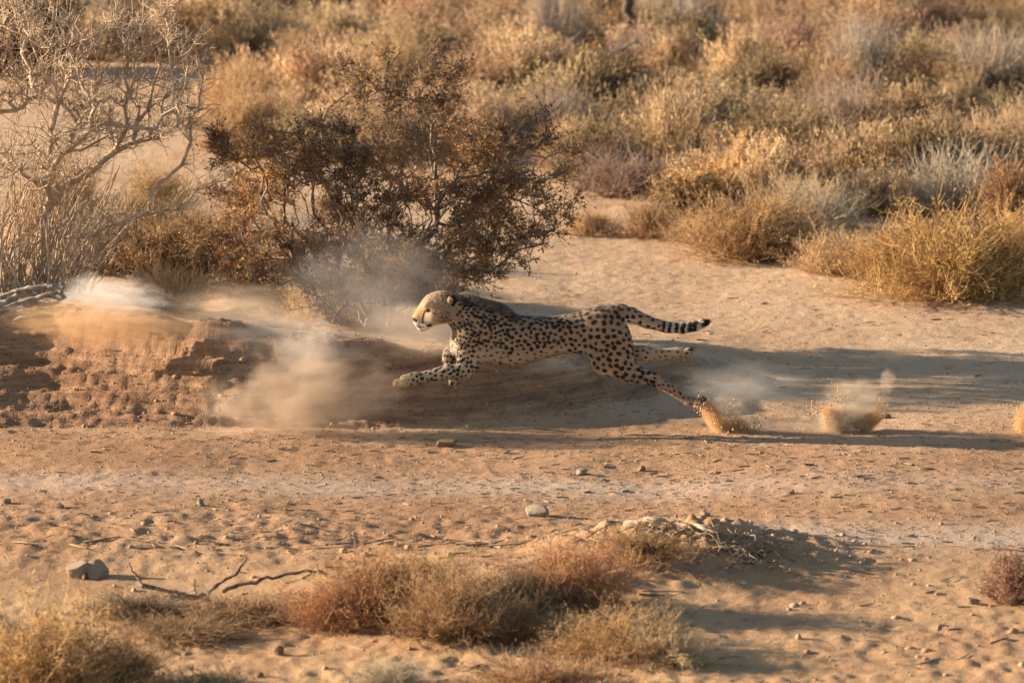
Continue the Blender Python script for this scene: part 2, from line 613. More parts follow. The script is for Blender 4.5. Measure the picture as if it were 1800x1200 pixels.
# the shrubs one can name, right side first
put_shrub('fine', 'golden', 1685, 522, 345, 152, 'big golden dry shrub nearest the sand at the right edge')
put_shrub('fine', 'orange', 1325, 458, 265, 118, 'orange brown shrub at the sand edge, left of the big golden one')
put_shrub('low', 'tan', 1470, 482, 150, 72, 'low tan tuft between the orange brown shrub and the big golden one')
put_shrub('low', 'brown', 1145, 418, 120, 62, 'small brown tuft on open sand right of the thorn bush')
put_shrub('low', 'tan', 1040, 415, 90, 50, 'small pale tuft right beside the thorn bush branches')
put_shrub('leafy', 'palegold', 1290, 372, 215, 112, 'pale golden leafy shrub behind the orange brown shrub')
put_shrub('twiggy', 'grey', 1420, 430, 190, 95, 'shaded grey brown twiggy shrub right of the orange brown shrub')
put_shrub('reedy', 'olive', 1640, 352, 230, 120, 'tall olive shrub of upright stems above the big golden shrub')
put_shrub('reedy', 'straw', 1515, 345, 190, 100, 'pale straw shrub of upright stems left of the tall olive one')
put_shrub('leafy', 'orange', 1775, 400, 130, 110, 'orange leafy shrub cut by the right edge above the golden shrub')
put_shrub('leafy', 'olive', 1150, 300, 220, 115, 'olive tan shrub in mid background right of the thorn bush')
put_shrub('twiggy', 'mauve', 1095, 345, 190, 70, 'mauve brown twig shrub low behind the open sand')
put_shrub('leafy', 'tan', 1220, 320, 170, 95, 'tan leafy shrub just behind the pale golden leafy shrub')
put_shrub('twiggy', 'grey', 1310, 240, 150, 55, 'low blue grey twig heap in the middle of the scrub')
put_shrub('leafy', 'olive', 1340, 200, 160, 95, 'olive leafy shrub beside the rusty pink one')
put_shrub('leafy', 'pink', 1395, 150, 140, 100, 'rusty pink shrub in the upper right scrub')
put_shrub('fine', 'rust', 1460, 175, 110, 90, 'dark rust shrub touching the rusty pink one')
put_shrub('twiggy', 'grey', 1510, 195, 120, 150, 'tall bare grey twigs standing in the upper right scrub')
put_shrub('twiggy', 'grey', 1745, 190, 190, 125, 'wide bare grey twig shrub near the upper right edge')
put_shrub('fine', 'straw', 1790, 300, 150, 110, 'straw coloured fine shrub at the right edge, mid height')
put_shrub('leafy', 'tan', 1600, 255, 190, 95, 'tan shrub above the tall olive one')
put_shrub('twiggy', 'mauve', 1490, 265, 190, 70, 'low mauve grey shrub between straw shrubs')
put_shrub('leafy', 'pink', 770, 90, 160, 85, 'pinkish red shrub above the top of the thorn bush')
put_shrub('fine', 'mauve', 790, 165, 150, 60, 'mauve brown shrub under the pinkish red one')
put_shrub('leafy', 'brown', 735, 525, 150, 70, 'brown leafy shrub hidden behind the thorn bush stems, added for its shadow')  # hidden shrub, added to cast a thin shadow band over the sand
put_shrub('fine', 'straw', 650, 245, 190, 95, 'straw shrub right behind the middle of the thorn bush')
put_shrub('fine', 'straw', 840, 260, 190, 95, 'straw shrub right behind the right half of the thorn bush')
put_shrub('leafy', 'straw', 520, 275, 150, 75, 'straw shrub right behind the left half of the thorn bush')
put_shrub('leafy', 'straw', 935, 180, 200, 110, 'straw shrub right of the thorn bush top')
put_shrub('leafy', 'tan', 1020, 235, 210, 120, 'tan shrub behind the right branches of the thorn bush')
put_shrub('reedy', 'straw', 560, 200, 180, 105, 'pale straw shrub behind the left top of the thorn bush')
put_shrub('fine', 'tan', 430, 205, 190, 90, 'tan shrub left of the pale straw one behind the thorn bush')
put_shrub('leafy', 'dark', 455, 85, 200, 90, 'dark brown shrub in the upper left scrub')
put_shrub('leafy', 'brown', 330, 110, 170, 100, 'brown shrub behind the dead branches at upper left')
put_shrub('fine', 'orange', 275, 395, 160, 100, 'ochre shrub behind the dead bare bush')
put_shrub('fine', 'brown', 305, 492, 210, 110, 'brown shrub between the dead bush and the thorn bush')
put_shrub('twiggy', 'orange', 295, 545, 150, 75, 'low orange twig shrub on the bank near the white dust')
put_shrub('fine', 'straw', 445, 520, 150, 80, 'straw tuft under the left side of the thorn bush')
put_shrub('low', 'tan', 560, 560, 160, 60, 'low tan tuft at the foot of the thorn bush, in the dust')
put_shrub('leafy', 'dark', 25, 130, 190, 190, 'dark leafy bush behind the dead branches in the upper left corner')
put_shrub('fine', 'brown', 110, 420, 200, 120, 'brown scrub shrub inside the dead branches at left')
put_shrub('fine', 'mauve', 190, 480, 190, 110, 'mauve brown shrub low behind the dead bush stems')
put_shrub('fine', 'orange', 400, 470, 150, 90, 'ochre shrub half hidden under the left thorn bush branches')
put_shrub('fine', 'tan', 230, 440, 170, 95, 'tan shrub right behind the dead bush stems')
put_shrub('twiggy', 'mauve', 330, 425, 150, 60, 'mauve twig shrub behind the brown shrub, left of the thorn bush')
put_shrub('low', 'tan', 1230, 425, 120, 45, 'low tan tuft touching the orange brown shrub on its left')
put_shrub('fine', 'golden', 1580, 500, 190, 95, 'smaller golden shrub at the left foot of the big golden one')
put_shrub('fine', 'golden', 1800, 505, 190, 118, 'golden shrub cut by the right edge, joined to the big one')
put_shrub('fine', 'tan', 1420, 400, 190, 80, 'tan shrub behind the shaded grey twigs')

# foreground, out of focus
put_shrub('fine', 'orange', 70, 1235, 330, 165, 'large orange dry shrub in the bottom left corner')
put_shrub('fine', 'brown', 215, 1215, 150, 95, 'smaller brown dry shrub beside the bottom left corner one')
put_shrub('fine', 'rust', 650, 1092, 250, 112, 'rust brown shrub left of centre in the foreground')
put_shrub('fine', 'brown', 800, 1118, 250, 112, 'dark brown shrub in the foreground centre')
put_shrub('fine', 'rust', 1010, 1062, 240, 104, 'rust coloured shrub left of the foreground mound')
put_shrub('fine', 'orange', 1085, 1152, 280, 76, 'ochre shrub below the foreground mound')
put_shrub('fine', 'orange', 745, 1075, 190, 95, 'small orange shrub squeezed between the rust and dark brown foreground shrubs')
put_shrub('fine', 'rust', 585, 1105, 150, 75, 'small rust tuft at the left foot of the rust brown shrub')
put_shrub('fine', 'brown', 900, 1125, 150, 70, 'small brown tuft right of the dark brown foreground shrub')
put_shrub('low', 'tan', 1160, 1165, 150, 60, 'low tan tuft at the right foot of the ochre foreground shrub')
put_shrub('low', 'brown', 1130, 975, 170, 42, 'flat brown tuft on the left side of the mound crest')
put_shrub('twiggy', 'brown', 330, 1120, 220, 34, 'thin brown twig mat in the left foreground, below the stick')
put_shrub('low', 'brown', 960, 1228, 280, 80, 'blurred brown shrub at the middle of the bottom edge')
put_shrub('low', 'greygreen', 690, 1205, 120, 40, 'small grey green plant at the bottom edge')
put_shrub('leafy', 'pink', 1785, 1062, 120, 80, 'pinkish red tuft at the right edge of the foreground')
put_shrub('twiggy', 'brown', 440, 1092, 250, 40, 'flat brown twig mat in front of the dead stick')
put_shrub('twiggy', 'dark', 250, 1090, 190, 42, 'flat dark twig mat left of the dead stick')
put_shrub('twiggy', 'dark', 925, 1075, 150, 70, 'dark grey twig heap between the foreground shrubs')
put_shrub('low', 'olive', 360, 1225, 190, 42, 'low olive plant at the bottom edge beside the orange shrub')

# the scrub that closes the view at the back
fill_kinds = [('leafy', 'tan'), ('leafy', 'straw'), ('fine', 'tan'), ('leafy', 'olive'), ('fine', 'orange'), ('twiggy', 'grey'), ('leafy', 'brown'), ('reedy', 'straw'), ('fine', 'golden'), ('low', 'pink'), ('leafy', 'dark'), ('fine', 'olive'), ('twiggy', 'mauve')]
fw = np.array([2.0, 2.2, 1.8, 1.5, .4, 1.0, 1.2, 1.0, .4, .45, 1.1, 1.0, .7])
fw /= fw.sum()
placed = []
tries = 0
while len(placed) < 300 and tries < 14000:
    tries += 1
    px, py = RS.uniform(-160, 1960), RS.uniform(-75, 380)
    if px < 400 and py > 105:
        continue
    if 400 <= px < 1000 and py > 285:
        continue
    if 1000 <= px < 1180 and py > 345:
        continue
    q = ground_at(px, py)
    if any((q[0] - a[0][0]) ** 2 + ((q[1] - a[0][1]) * .55) ** 2 < .43 ** 2 for a in placed):
        continue
    kd, cl = fill_kinds[RS.choice(len(fill_kinds), p=fw)]
    if 380 < px < 1000 and py > 55 and cl not in ('straw', 'tan', 'grey'):
        kd, cl = ('leafy', 'straw') if RS.rand() < .6 else ('fine', 'tan')
    placed.append((q, px, py, kd, cl, RS.uniform(.7, 1.3), RS.uniform(.32, .62) * (1.3 if py < 60 else 1)))
ADJ = {'leafy': 'leafy', 'fine': 'fine stemmed', 'twiggy': 'twiggy', 'reedy': 'upright', 'low': 'low'}
CNM = {'dark': 'dark brown', 'mauve': 'mauve brown', 'pink': 'pinkish'}
ORD = ['leftmost', 'second', 'third', 'fourth', 'fifth', 'sixth', 'seventh', 'eighth', 'ninth', 'tenth', 'eleventh', 'twelfth']


def zone(px, py):
    row = 'at the top edge' if py < 70 else ('in middle scrub' if py < 200 else 'in front scrub')
    col = 'behind the dead bush' if px < 400 else ('above the thorn bush' if px < 900 else ('right of the thorn bush' if px < 1350 else 'towards the right edge'))
    return row + ' ' + col


same = {}
for a in placed:
    same.setdefault((a[4], a[3], zone(a[1], a[2])), []).append(a)
for (cl, kd, zn), lst in same.items():
    lst.sort(key=lambda a: a[1])
    for i, a in enumerate(lst):
        what = '%s %s shrub' % (CNM.get(cl, cl), ADJ[kd])
        if len(lst) == 1:
            lb = 'blurred %s %s' % (what, zn)
        elif i == 0:
            lb = 'leftmost %s %s' % (what, zn)
        else:
            lb = '%s %s from left %s' % (ORD[min(i, 11)], what, zn)
        put_shrub_w(kd, cl, a[0] - np.array([0, 0, .03]), a[5], a[6], lb, 'dense scrub at the back', jitter=.22)

# ------------------------------------------------------------------ branching bushes
def grow(root_pts, targets, step, jit, rs, up=.0, path_w=.25):
    """nearest-point growth: every target is joined to the skeleton by a crooked shoot"""
    nodes = [np.array(p, float) for p in root_pts]
    parent = [-1] * len(nodes)
    plen = [0.0] * len(nodes)
    chains = []
    N = np.zeros((40000, 3))
    PL = np.zeros(40000)
    n = len(nodes)
    N[:n] = nodes
    for tg in targets:
        d = np.linalg.norm(N[:n] - tg, axis=1)
        j = int(np.argmin(d + path_w * PL[:n]))
        L = d[j]
        m = max(1, int(round(L / step)))
        ch = [j]
        sag = rs.normal(0, .10, 3) * L
        sag[2] += up * L
        for i in range(1, m + 1):
            t = i / m
            p = N[j] * (1 - t) + tg * t + sag * math.sin(t * math.pi) + (rs.normal(0, jit, 3) if i < m else 0)
            N[n] = p
            PL[n] = PL[j] + L * t
            parent.append(ch[-1])
            ch.append(n)
            n += 1
        chains.append(ch)
    cnt = np.zeros(n)
    for ch in chains:
        cnt[ch[-1]] += 1
    for i in range(n - 1, -1, -1):
        if parent[i] >= 0:
            cnt[parent[i]] += cnt[i]
    return N[:n].copy(), chains, cnt


def skeleton_mesh(N, chains, rad, sides):
    parts = []
    by = {}
    for ch in chains:
        by.setdefault(len(ch), []).append(ch)
    for k, lst in by.items():
        ix = np.array(lst)
        P = N[ix]
        R = rad[ix]
        R[:, 0] = np.minimum(R[:, 0], R[:, 1] * 1.25)
        if k == 2:
            mid = P.mean(1, keepdims=True)
            P = np.concatenate([P[:, :1], mid, P[:, 1:]], 1)
            R = np.concatenate([R[:, :1], R.mean(1, keepdims=True), R[:, 1:]], 1)
        parts.append(tubes(P, R, sides, k))
    return merge(parts)


def blob_targets(blobs, Yc, n_per, depth, rs, shell=.5):
    out = []
    for (px, py, rx, ry) in blobs:
        c = at(px, py, Yc)
        s = np.linalg.norm(c - CAM) / FPX
        n = max(3, int(n_per * rx * ry / 5000))
        v = rs.normal(size=(n, 3))
        v = unit(v) * (rs.rand(n)[:, None] ** shell)
        dy = rs.uniform(-depth, depth) * .6
        out.append(c + np.array([0, dy, 0]) + v * np.array([rx * s, depth * .55, ry * s]))
    return np.concatenate(out)


# --- the big thorn bush behind the running animal
rs = np.random.RandomState(12)
TB_Y = 3.4
tb_root = np.array([*at(655, 600, TB_Y)[:2], 0.0])
tb_root[2] = float(height(tb_root[0], tb_root[1]))
blobs = [(435, 262, 62, 42), (430, 345, 60, 48), (400, 420, 45, 40), (520, 235, 62, 45), (560, 300, 60, 50), (500, 330, 60, 55), (470, 400, 65, 45),
         (600, 215, 45, 40), (640, 165, 32, 40), (700, 165, 45, 40), (770, 165, 45, 40), (740, 215, 60, 42), (690, 270, 80, 55), (620, 310, 60, 55),
         (790, 260, 60, 48), (845, 262, 55, 45), (760, 330, 85, 55), (850, 330, 70, 50), (925, 300, 60, 40), (960, 275, 45, 32), (890, 285, 50, 40), (960, 240, 14, 34), (770, 475, 70, 28), (835, 465, 50, 24), (520, 480, 55, 26), (450, 460, 50, 26), (690, 490, 60, 25), (900, 440, 40, 18), (600, 490, 60, 26),
         (985, 285, 24, 26), (700, 370, 80, 50), (800, 390, 80, 42), (880, 385, 55, 36), (860, 430, 60, 26), (790, 440, 70, 30), (560, 385, 60, 45), (640, 385, 60, 45),
         (520, 440, 50, 32), (620, 450, 70, 40), (720, 440, 70, 40), (360, 440, 24, 22), (925, 420, 50, 18), (620, 130, 18, 22), (800, 135, 22, 22), (380, 240, 26, 26), (940, 350, 40, 24)]
tg = blob_targets(blobs, TB_Y, 30, .85, rs)
extra = np.array([at(600, 120, TB_Y), at(676, 92, TB_Y), at(762, 98, TB_Y - .1), at(1012, 348, TB_Y - .2), at(995, 380, TB_Y - .2), at(975, 405, TB_Y - .2), at(958, 198, TB_Y), at(1012, 270, TB_Y), at(352, 215, TB_Y), at(345, 402, TB_Y + .1)])
tg = np.concatenate([tg, extra])
tg = tg[np.argsort(np.linalg.norm(tg - tb_root, axis=1) + rs.normal(0, .12, len(tg)))]
stub = [tb_root + np.array([0, 0, -.05])]
for a_ in np.linspace(0, 6.28, 12)[:-1]:
    stub.append(tb_root + np.array([.26 * math.cos(a_), .22 * math.sin(a_), .04]))
N, chains, cnt = grow(stub, tg, .09, .020, rs, up=.02, path_w=.50)
rad = np.clip(.0028 * np.maximum(cnt, .6) ** .42, .0022, .022)
V, F = skeleton_mesh(N, chains, rad, 5)
thorn = link('thorn_bush', None, None, tb_root)
tag(thorn, 'big thorn bush with dark reddish brown leaf clusters behind the cheetah', 'bush')
link('branches', mk_mesh('branches', V - tb_root, F, [M_BARK]), thorn)
# leafy shoots round every twig end, short and spiky
ends = np.array([ch[-1] for ch in chains])
inner = np.concatenate([np.array(ch[1:]) for ch in chains])
thin = inner[cnt[inner] < 5]
pool = np.concatenate([np.repeat(ends, 7), thin[rs.randint(0, len(thin), 6500)]])
keepn = fbm(N[pool][:, 0] * 3.6 + 2, N[pool][:, 2] * 3.6 + N[pool][:, 1] * 2.2, 2)
src = pool[keepn > -.14 - .6 * (N[pool][:, 2] < tb_root[2] + .62)]
sp = N[src] + rs.normal(0, .012, (len(src), 3))
sdir = unit(rs.normal(0, 1, (len(src), 3)) + unit(N[src] - tb_root) * .9)
slen = rs.uniform(.06, .17, len(src))[:, None]
SP_ = np.stack([sp, sp + sdir * slen * .5 + rs.normal(0, .008, sp.shape), sp + sdir * slen], 1)
Vt, Ft = tubes(SP_, np.ones((len(src), 1)) * np.array([.0022, .0017, .001])[None, :], 3, 4)
link('twigs', mk_mesh('twigs', Vt - tb_root, Ft, [M_BARK]), thorn)
nl = 52000
li = rs.randint(0, len(src), nl)
lt = rs.rand(nl)[:, None]
lp = SP_[li, 0] * (1 - lt) + SP_[li, 2] * lt
ld = unit(sdir[li] * .6 + rs.normal(0, .8, (nl, 3)))
Vl, Fl = leaves(lp, ld, rs.uniform(.018, .036, nl), rs.uniform(.007, .013, nl), rs)
cl = np.clip(.40 + .8 * fbm(lp[:, 0] * 3, lp[:, 2] * 3 + lp[:, 1], 2) + rs.normal(0, .22, nl), 0, 1)
lf = link('foliage', mk_mesh('foliage', Vl - tb_root, Fl, [plant_material('thorn_leaf', 2.3, .38)], np.repeat(cl, 4), smooth=False), thorn)  # strong gain paints bright highlights onto the lightest leaves
lf.color = (.33, .195, .088, 1)
# thin bare shoots hanging in the dust under the crown
tg2 = blob_targets([(560, 500, 90, 50), (680, 510, 110, 55), (780, 490, 80, 40), (470, 490, 70, 35)], TB_Y - .1, 75, .5, rs)
tg2 = tg2[np.argsort(np.linalg.norm(tg2 - tb_root, axis=1))]
N2, ch2, cnt2 = grow(stub, tg2, .07, .015, rs, .0, .2)
V, F = skeleton_mesh(N2, ch2, np.clip(.0018 * np.maximum(cnt2, .6) ** .45, .0016, .008), 4)
link('bare_shoots', mk_mesh('bare_shoots', V - tb_root, F, [M_BARK]), thorn)['kind'] = 'stuff'

# --- the dead bare bush at the left edge
rs = np.random.RandomState(31)
DB_Y = 2.9
r0 = at(35, 508, DB_Y)
db_root = np.array([r0[0], r0[1], float(height(r0[0], r0[1]))])
blobs = [(60, 60, 80, 60), (150, 90, 80, 60), (230, 70, 60, 50), (290, 40, 30, 45), (330, 90, 40, 40), (40, 160, 90, 60), (150, 190, 90, 60), (250, 160, 70, 60),
         (320, 170, 30, 40), (300, 215, 50, 30), (180, 240, 70, 40), (60, 260, 80, 50), (240, 255, 50, 20), (-60, 120, 80, 100), (-80, 240, 80, 80), (20, 20, 60, 40), (-40, 330, 60, 60), (120, 310, 60, 30)]
tg = blob_targets(blobs, DB_Y, 30, .8, rs)
ex = [at(300, 8, DB_Y), at(345, 75, DB_Y), at(352, 165, DB_Y), at(330, 190, DB_Y), at(310, 370, DB_Y - .2), at(345, 335, DB_Y - .2), at(395, 318, DB_Y - .2), at(240, 380, DB_Y - .1), at(190, 395, DB_Y - .1), at(320, 290, DB_Y)]
tg = np.concatenate([tg, ex])
tg = tg[np.argsort(np.linalg.norm(tg - db_root, axis=1) + rs.normal(0, .1, len(tg)))]
stub = [db_root + np.array([0, 0, -.05])] + [db_root + np.array([rs.uniform(-.5, .25), rs.uniform(-.15, .25), .02]) for _ in range(9)]
N, chains, cnt = grow(stub, tg, .10, .013, rs, up=.06, path_w=.45)
rad = np.clip(.0034 * np.maximum(cnt, .7) ** .46, .0028, .026)
V, F = skeleton_mesh(N, chains, rad, 5)
dead = link('dead_bush', None, None, db_root)
tag(dead, 'bare dead bush of pale branches filling the upper left edge', 'bush')
link('branches', mk_mesh('branches', V - db_root, F, [M_DEAD]), dead)
ends = np.array([ch[-1] for ch in chains])
allr = np.concatenate([np.array(ch[1:]) for ch in chains])
src = np.concatenate([np.repeat(ends, 5), allr[rs.randint(0, len(allr), 2200)]])
sp = N[src]
sdir = unit(rs.normal(0, .8, (len(src), 3)) + unit(N[src] - db_root) * .8)
sl = rs.uniform(.06, .22, len(src))[:, None]
SP_ = np.stack([sp, sp + sdir * sl * .4 + rs.normal(0, .012, sp.shape), sp + sdir * sl * .7 + rs.normal(0, .02, sp.shape), sp + sdir * sl], 1)
Vt, Ft = tubes(SP_, np.ones((len(src), 1)) * np.array([.0032, .0026, .002, .0012])[None, :], 3, 4)
link('twigs', mk_mesh('twigs', Vt - db_root, Ft, [M_DEAD]), dead)
# upright thin stems crowding its foot
ns = 300
bs = db_root + np.stack([rs.uniform(-.75, .42, ns), rs.uniform(-.3, .5, ns), np.full(ns, -.03)], 1)
bs[:, 2] = height(bs[:, 0], bs[:, 1]) - .03
lean = np.stack([rs.normal(.12, .28, ns), rs.normal(0, .2, ns), np.ones(ns)], 1)
hh = rs.uniform(.35, 1.0, ns)[:, None]
k = 7
tt = np.linspace(0, 1, k)[None, :, None]
SPp = bs[:, None, :] + unit(lean)[:, None, :] * (hh[:, None, :] * tt) + np.cumsum(rs.normal(0, .012, (ns, k, 3)), 1) + np.array([.25, 0, 0]) * (tt ** 2) * rs.uniform(-.4, 1, ns)[:, None, None]
Vt, Ft = tubes(SPp, np.linspace(.0065, .0022, k)[None, :] * rs.uniform(.6, 1.2, ns)[:, None], 4, 9)
link('stems', mk_mesh('stems', Vt - db_root, Ft, [M_DEAD]), dead)


def crooked(pts, r0, r1, name, mat, rs, parent=None, sub=6, jit=.01, sides=7, knob=.18):
    """one crooked limb through world points"""
    pts = np.array(pts, float)
    m = (len(pts) - 1) * sub + 1
    t = np.linspace(0, len(pts) - 1, m)
    i = np.minimum(t.astype(int), len(pts) - 2)
    f = (t - i)[:, None]
    pm = pts[np.maximum(i - 1, 0)]
    p0, p1 = pts[i], pts[i + 1]
    p2 = pts[np.minimum(i + 2, len(pts) - 1)]
    P = .5 * (2 * p0 + (p1 - pm) * f + (2 * pm - 5 * p0 + 4 * p1 - p2) * f ** 2 + (-pm + 3 * p0 - 3 * p1 + p2) * f ** 3)
    P = P + rs.normal(0, jit, P.shape)
    R = np.linspace(r0, r1, m) * (1 + rs.uniform(-knob, knob, m))
    R[-1] *= .3
    return tubes(P[None], R[None], sides, 3)


# --- the grey weathered root on the bank at the left edge
rs = np.random.RandomState(8)
LY = 1.0
lg_c = at(60, 540, LY)
parts = []
for pts, a, b in [
    ([(-60, 560), (0, 552), (40, 548), (85, 546), (125, 540), (143, 546)], .026, .010),
    ([(-40, 545), (10, 530), (45, 512), (80, 505), (105, 510), (112, 525)], .024, .014),
    ([(-30, 555), (15, 540), (60, 525), (100, 515), (113, 505)], .020, .010),
    ([(0, 525), (30, 512), (60, 506), (95, 502), (108, 512)], .018, .010),
    ([(-20, 540), (25, 545), (60, 535), (100, 530), (112, 518)], .018, .012),
    ([(5, 556), (15, 566), (40, 558), (80, 552)], .014, .007),
    ([(60, 550), (75, 560), (90, 562)], .010, .004),
    ([(110, 542), (125, 536), (136, 548)], .009, .004),
    ([(20, 530), (40, 520), (70, 518), (98, 524)], .016, .010)]:
    dz = rs.uniform(-.09, .09)
    parts.append(crooked([at(x, y, LY + dz + rs.uniform(-.02, .02)) for x, y in pts], a, b, '', None, rs, jit=.004))
V, F = merge(parts)
zg = float(height(lg_c[0], lg_c[1]))
root_o = link('weathered_root', mk_mesh('weathered_root', V - lg_c, F, [M_GREYWOOD]), None, lg_c)
tag(root_o, 'grey gnarled dead root lying on the bank at the left edge', 'root')

# --- dry stick in the foreground
rs = np.random.RandomState(9)
SY = flat_y(1062)
c = at(400, 1055, SY)
parts = []
for pts, a, b in [
    ([(300, 1048), (350, 1048), (385, 1025), (420, 1002), (434, 978)], .016, .005),
    ([(250, 1030), (300, 1040), (345, 1050), (390, 1062), (430, 1080)], .013, .006),
    ([(390, 1040), (440, 1022), (500, 1010), (560, 1003), (575, 1015)], .013, .005),
    ([(250, 1032), (238, 1010), (226, 988)], .008, .003),
    ([(345, 1050), (343, 1030), (341, 1015)], .005, .002),
    ([(560, 1004), (556, 990)], .004, .002),
    ([(415, 1005), (425, 1004), (432, 1008)], .004, .002)]:
    parts.append(crooked([at(x, y, SY + rs.uniform(-.02, .02)) for x, y in pts], a, b, '', None, rs, jit=.004, sides=6))
V, F = merge(parts)
tag(link('dead_stick', mk_mesh('dead_stick', V - c, F, [bark_material('dark_stick', (.07, .05, .04), (.22, .15, .10))]), None, c), 'forked dark dead stick lying on sand in the left foreground', 'stick')

# --- roots and twigs on the crest of the foreground mound
rs = np.random.RandomState(19)
parts = []
mc = ground_at(1220, 955)
for i in range(80):
    px = rs.uniform(1060, 1390)
    py = np.interp(px, [1060, 1200, 1300, 1400], [948, 938, 950, 985]) + rs.uniform(-4, 34)
    g = ground_at(px, py)
    a = rs.normal(.0, .5) if px < 1280 else rs.normal(-.5, .4)
    L = rs.uniform(.10, .32)
    dx = np.array([math.cos(a) * L, rs.normal(0, .12), 0]) * (1 if rs.rand() < .5 else -1)
    q = g + dx
    q[2] = float(height(q[0], q[1])) + rs.uniform(-.02, .07)
    mid = (g + q) / 2 + np.array([0, 0, rs.uniform(0.01, .06)])
    parts.append(crooked([g + np.array([0, 0, -.01]), mid, q], rs.uniform(.004, .010), .002, '', None, rs, jit=.006, sides=5))
V, F = merge(parts)
tag(link('root_tangle', mk_mesh('root_tangle', V - mc, F, [bark_material('root_bark', (.12, .08, .05), (.38, .27, .17), 20)]), None, mc), 'tangle of dry roots over the crest of the foreground mound', 'roots')
parts = [crooked([ground_at(x, y) + np.array([0, 0, .05]) for x, y in [(1100, 942), (1150, 934), (1190, 938), (1245, 946)]], .022, .012, '', None, rs, jit=.004)]
V, F = merge(parts)
tag(link('bleached_branch', mk_mesh('bleached_branch', V - mc, F, [M_DEAD]), None, mc), 'bleached pale branch lying along the mound crest', 'branch')

# --- bare trunks far behind
rs = np.random.RandomState(23)


def far_trunk(pts, Y, r0, r1, mat, label, name):
    P = [at(x, y, Y) for x, y in pts]
    g0 = P[0].copy()
    g0[2] = float(height(g0[0], Y)) - .05
    if g0[2] < P[0][2] - .05:
        P = [g0] + P
    V, F = merge([crooked(P, r0, r1, '', None, rs, jit=.01, sides=8)])
    tag(link(name, mk_mesh(name, V - P[0], F, [mat]), None, P[0]), label, 'trunk')


ty = flat_y(165)
put_shrub('twiggy', 'grey', 962, 150, 75, 190, 'tall bare grey twigs above the thorn bush, left of the dark trunk')
put_shrub('twiggy', 'grey', 1000, 140, 60, 170, 'narrow bare grey twigs between the taller twigs and the dark trunk')
far_trunk([(1108, 110), (1098, 60), (1106, 20), (1096, -70)], flat_y(108), .06, .045, M_DARKB, 'dark bare trunk standing at the top edge of the scrub', 'bare_trunk')
far_trunk([(1035, 112), (1085, 88), (1140, 68)], flat_y(165), .022, .010, M_GREYWOOD, 'pale slanting dead branch leaning in front of the dark trunk', 'dead_branch')
far_trunk([(1370, 212), (1400, 188), (1428, 160)], flat_y(206), .022, .010, M_GREYWOOD, 'pale slanting dead branch in the middle of the right scrub', 'dead_branch')

# ------------------------------------------------------------------ stones, clods, litter
def stone_mesh(seed, cuts=3, rough=.28):
    import bmesh
    bm = bmesh.new()
    bmesh.ops.create_icosphere(bm, subdivisions=cuts, radius=1)
    r = np.random.RandomState(seed)
    dirs = unit(r.normal(size=(14, 3)))
    lim = r.uniform(.5, .85, 14)
    for v in bm.verts:
        p = np.array(v.co)
        for d, l in zip(dirs, lim):
            e = p.dot(d) - l
            if e > 0:
                p = p - d * e * .92
        p = p * (1 + rough * .25 * float(fbm(p[0] * 3 + seed, p[1] * 3 + p[2] * 2, 2)))
        v.co = Vector(p)
    me = bpy.data.meshes.new('stone')
    bm.to_mesh(me)
    bm.free()
    return me


def stone(px, py, w, h, seed, mat, label, d=None, rz=0.0, name='stone', cat='stone'):
    p = ground_at(px, py)
    s = np.linalg.norm(p - CAM) / FPX
    me = stone_mesh(seed)
    me.materials.append(mat)
    o = link(name, me, None, p + np.array([0, 0, h * s * .28]), (0, 0, rz), (w * s * .62, (d or w) * s * .6, h * s * .68))
    tag(o, label, cat)


stone(945, 908, 44, 22, 3, M_STONE, 'pale flat stone casting a dark shadow on the track')
stone(135, 1015, 46, 34, 5, M_STONE, 'left block of the pale stone pair in the left foreground')
stone(172, 1014, 40, 34, 6, M_STONE, 'right block of the pale stone pair in the left foreground')
stone(786, 784, 34, 16, 7, M_CLOD, 'reddish clod in front of the bank below the cheetah', name='clod', cat='clod')
stone(1022, 834, 22, 12, 8, M_STONE, 'small pale stone on the sand below the hind leg')
stone(1128, 828, 16, 12, 9, M_CLOD, 'small brown clod right of the small pale stone', name='clod', cat='clod')
stone(12, 886, 18, 12, 10, M_STONE, 'small pale stone at the left edge of the track')
stone(104, 894, 18, 12, 11, M_STONE, 'small pale stone near the left end of the track')
stone(352, 890, 14, 12, 12, M_STONE, 'small pale stone on the track left of centre')
stone(1300, 662, 30, 16, 13, M_CLOD, 'dark clod in the shaded band behind the hind leg', name='clod', cat='clod')
stone(1390, 868, 14, 9, 14, M_CLOD, 'small clod on the right part of the track', name='clod', cat='clod')
stone(1240, 908, 20, 11, 15, M_STONE, 'pale stone behind the foreground mound')
stone(1712, 1062, 20, 12, 16, M_STONE, 'pale stone near the pinkish tuft')
stone(490, 1152, 20, 16, 17, M_CLOD, 'dark clod in the left foreground sand', name='clod', cat='clod')
stone(1558, 735, 16, 10, 18, M_CLOD, 'small clod beside the right dust burst', name='clod', cat='clod')
stone(455, 1190, 18, 12, 20, M_CLOD, 'brown clod at the bottom edge left of the grey green plant', name='clod', cat='clod')

rs = np.random.RandomState(3)
# pebbles and crumbs: octahedra joined in one sheet
npb = 34000
px_ = rs.uniform(-3.6, 3.6, npb)
py_ = np.where(rs.rand(npb) < .62, rs.uniform(-4.5, 1.2, npb), rs.uniform(-9, 9, npb))
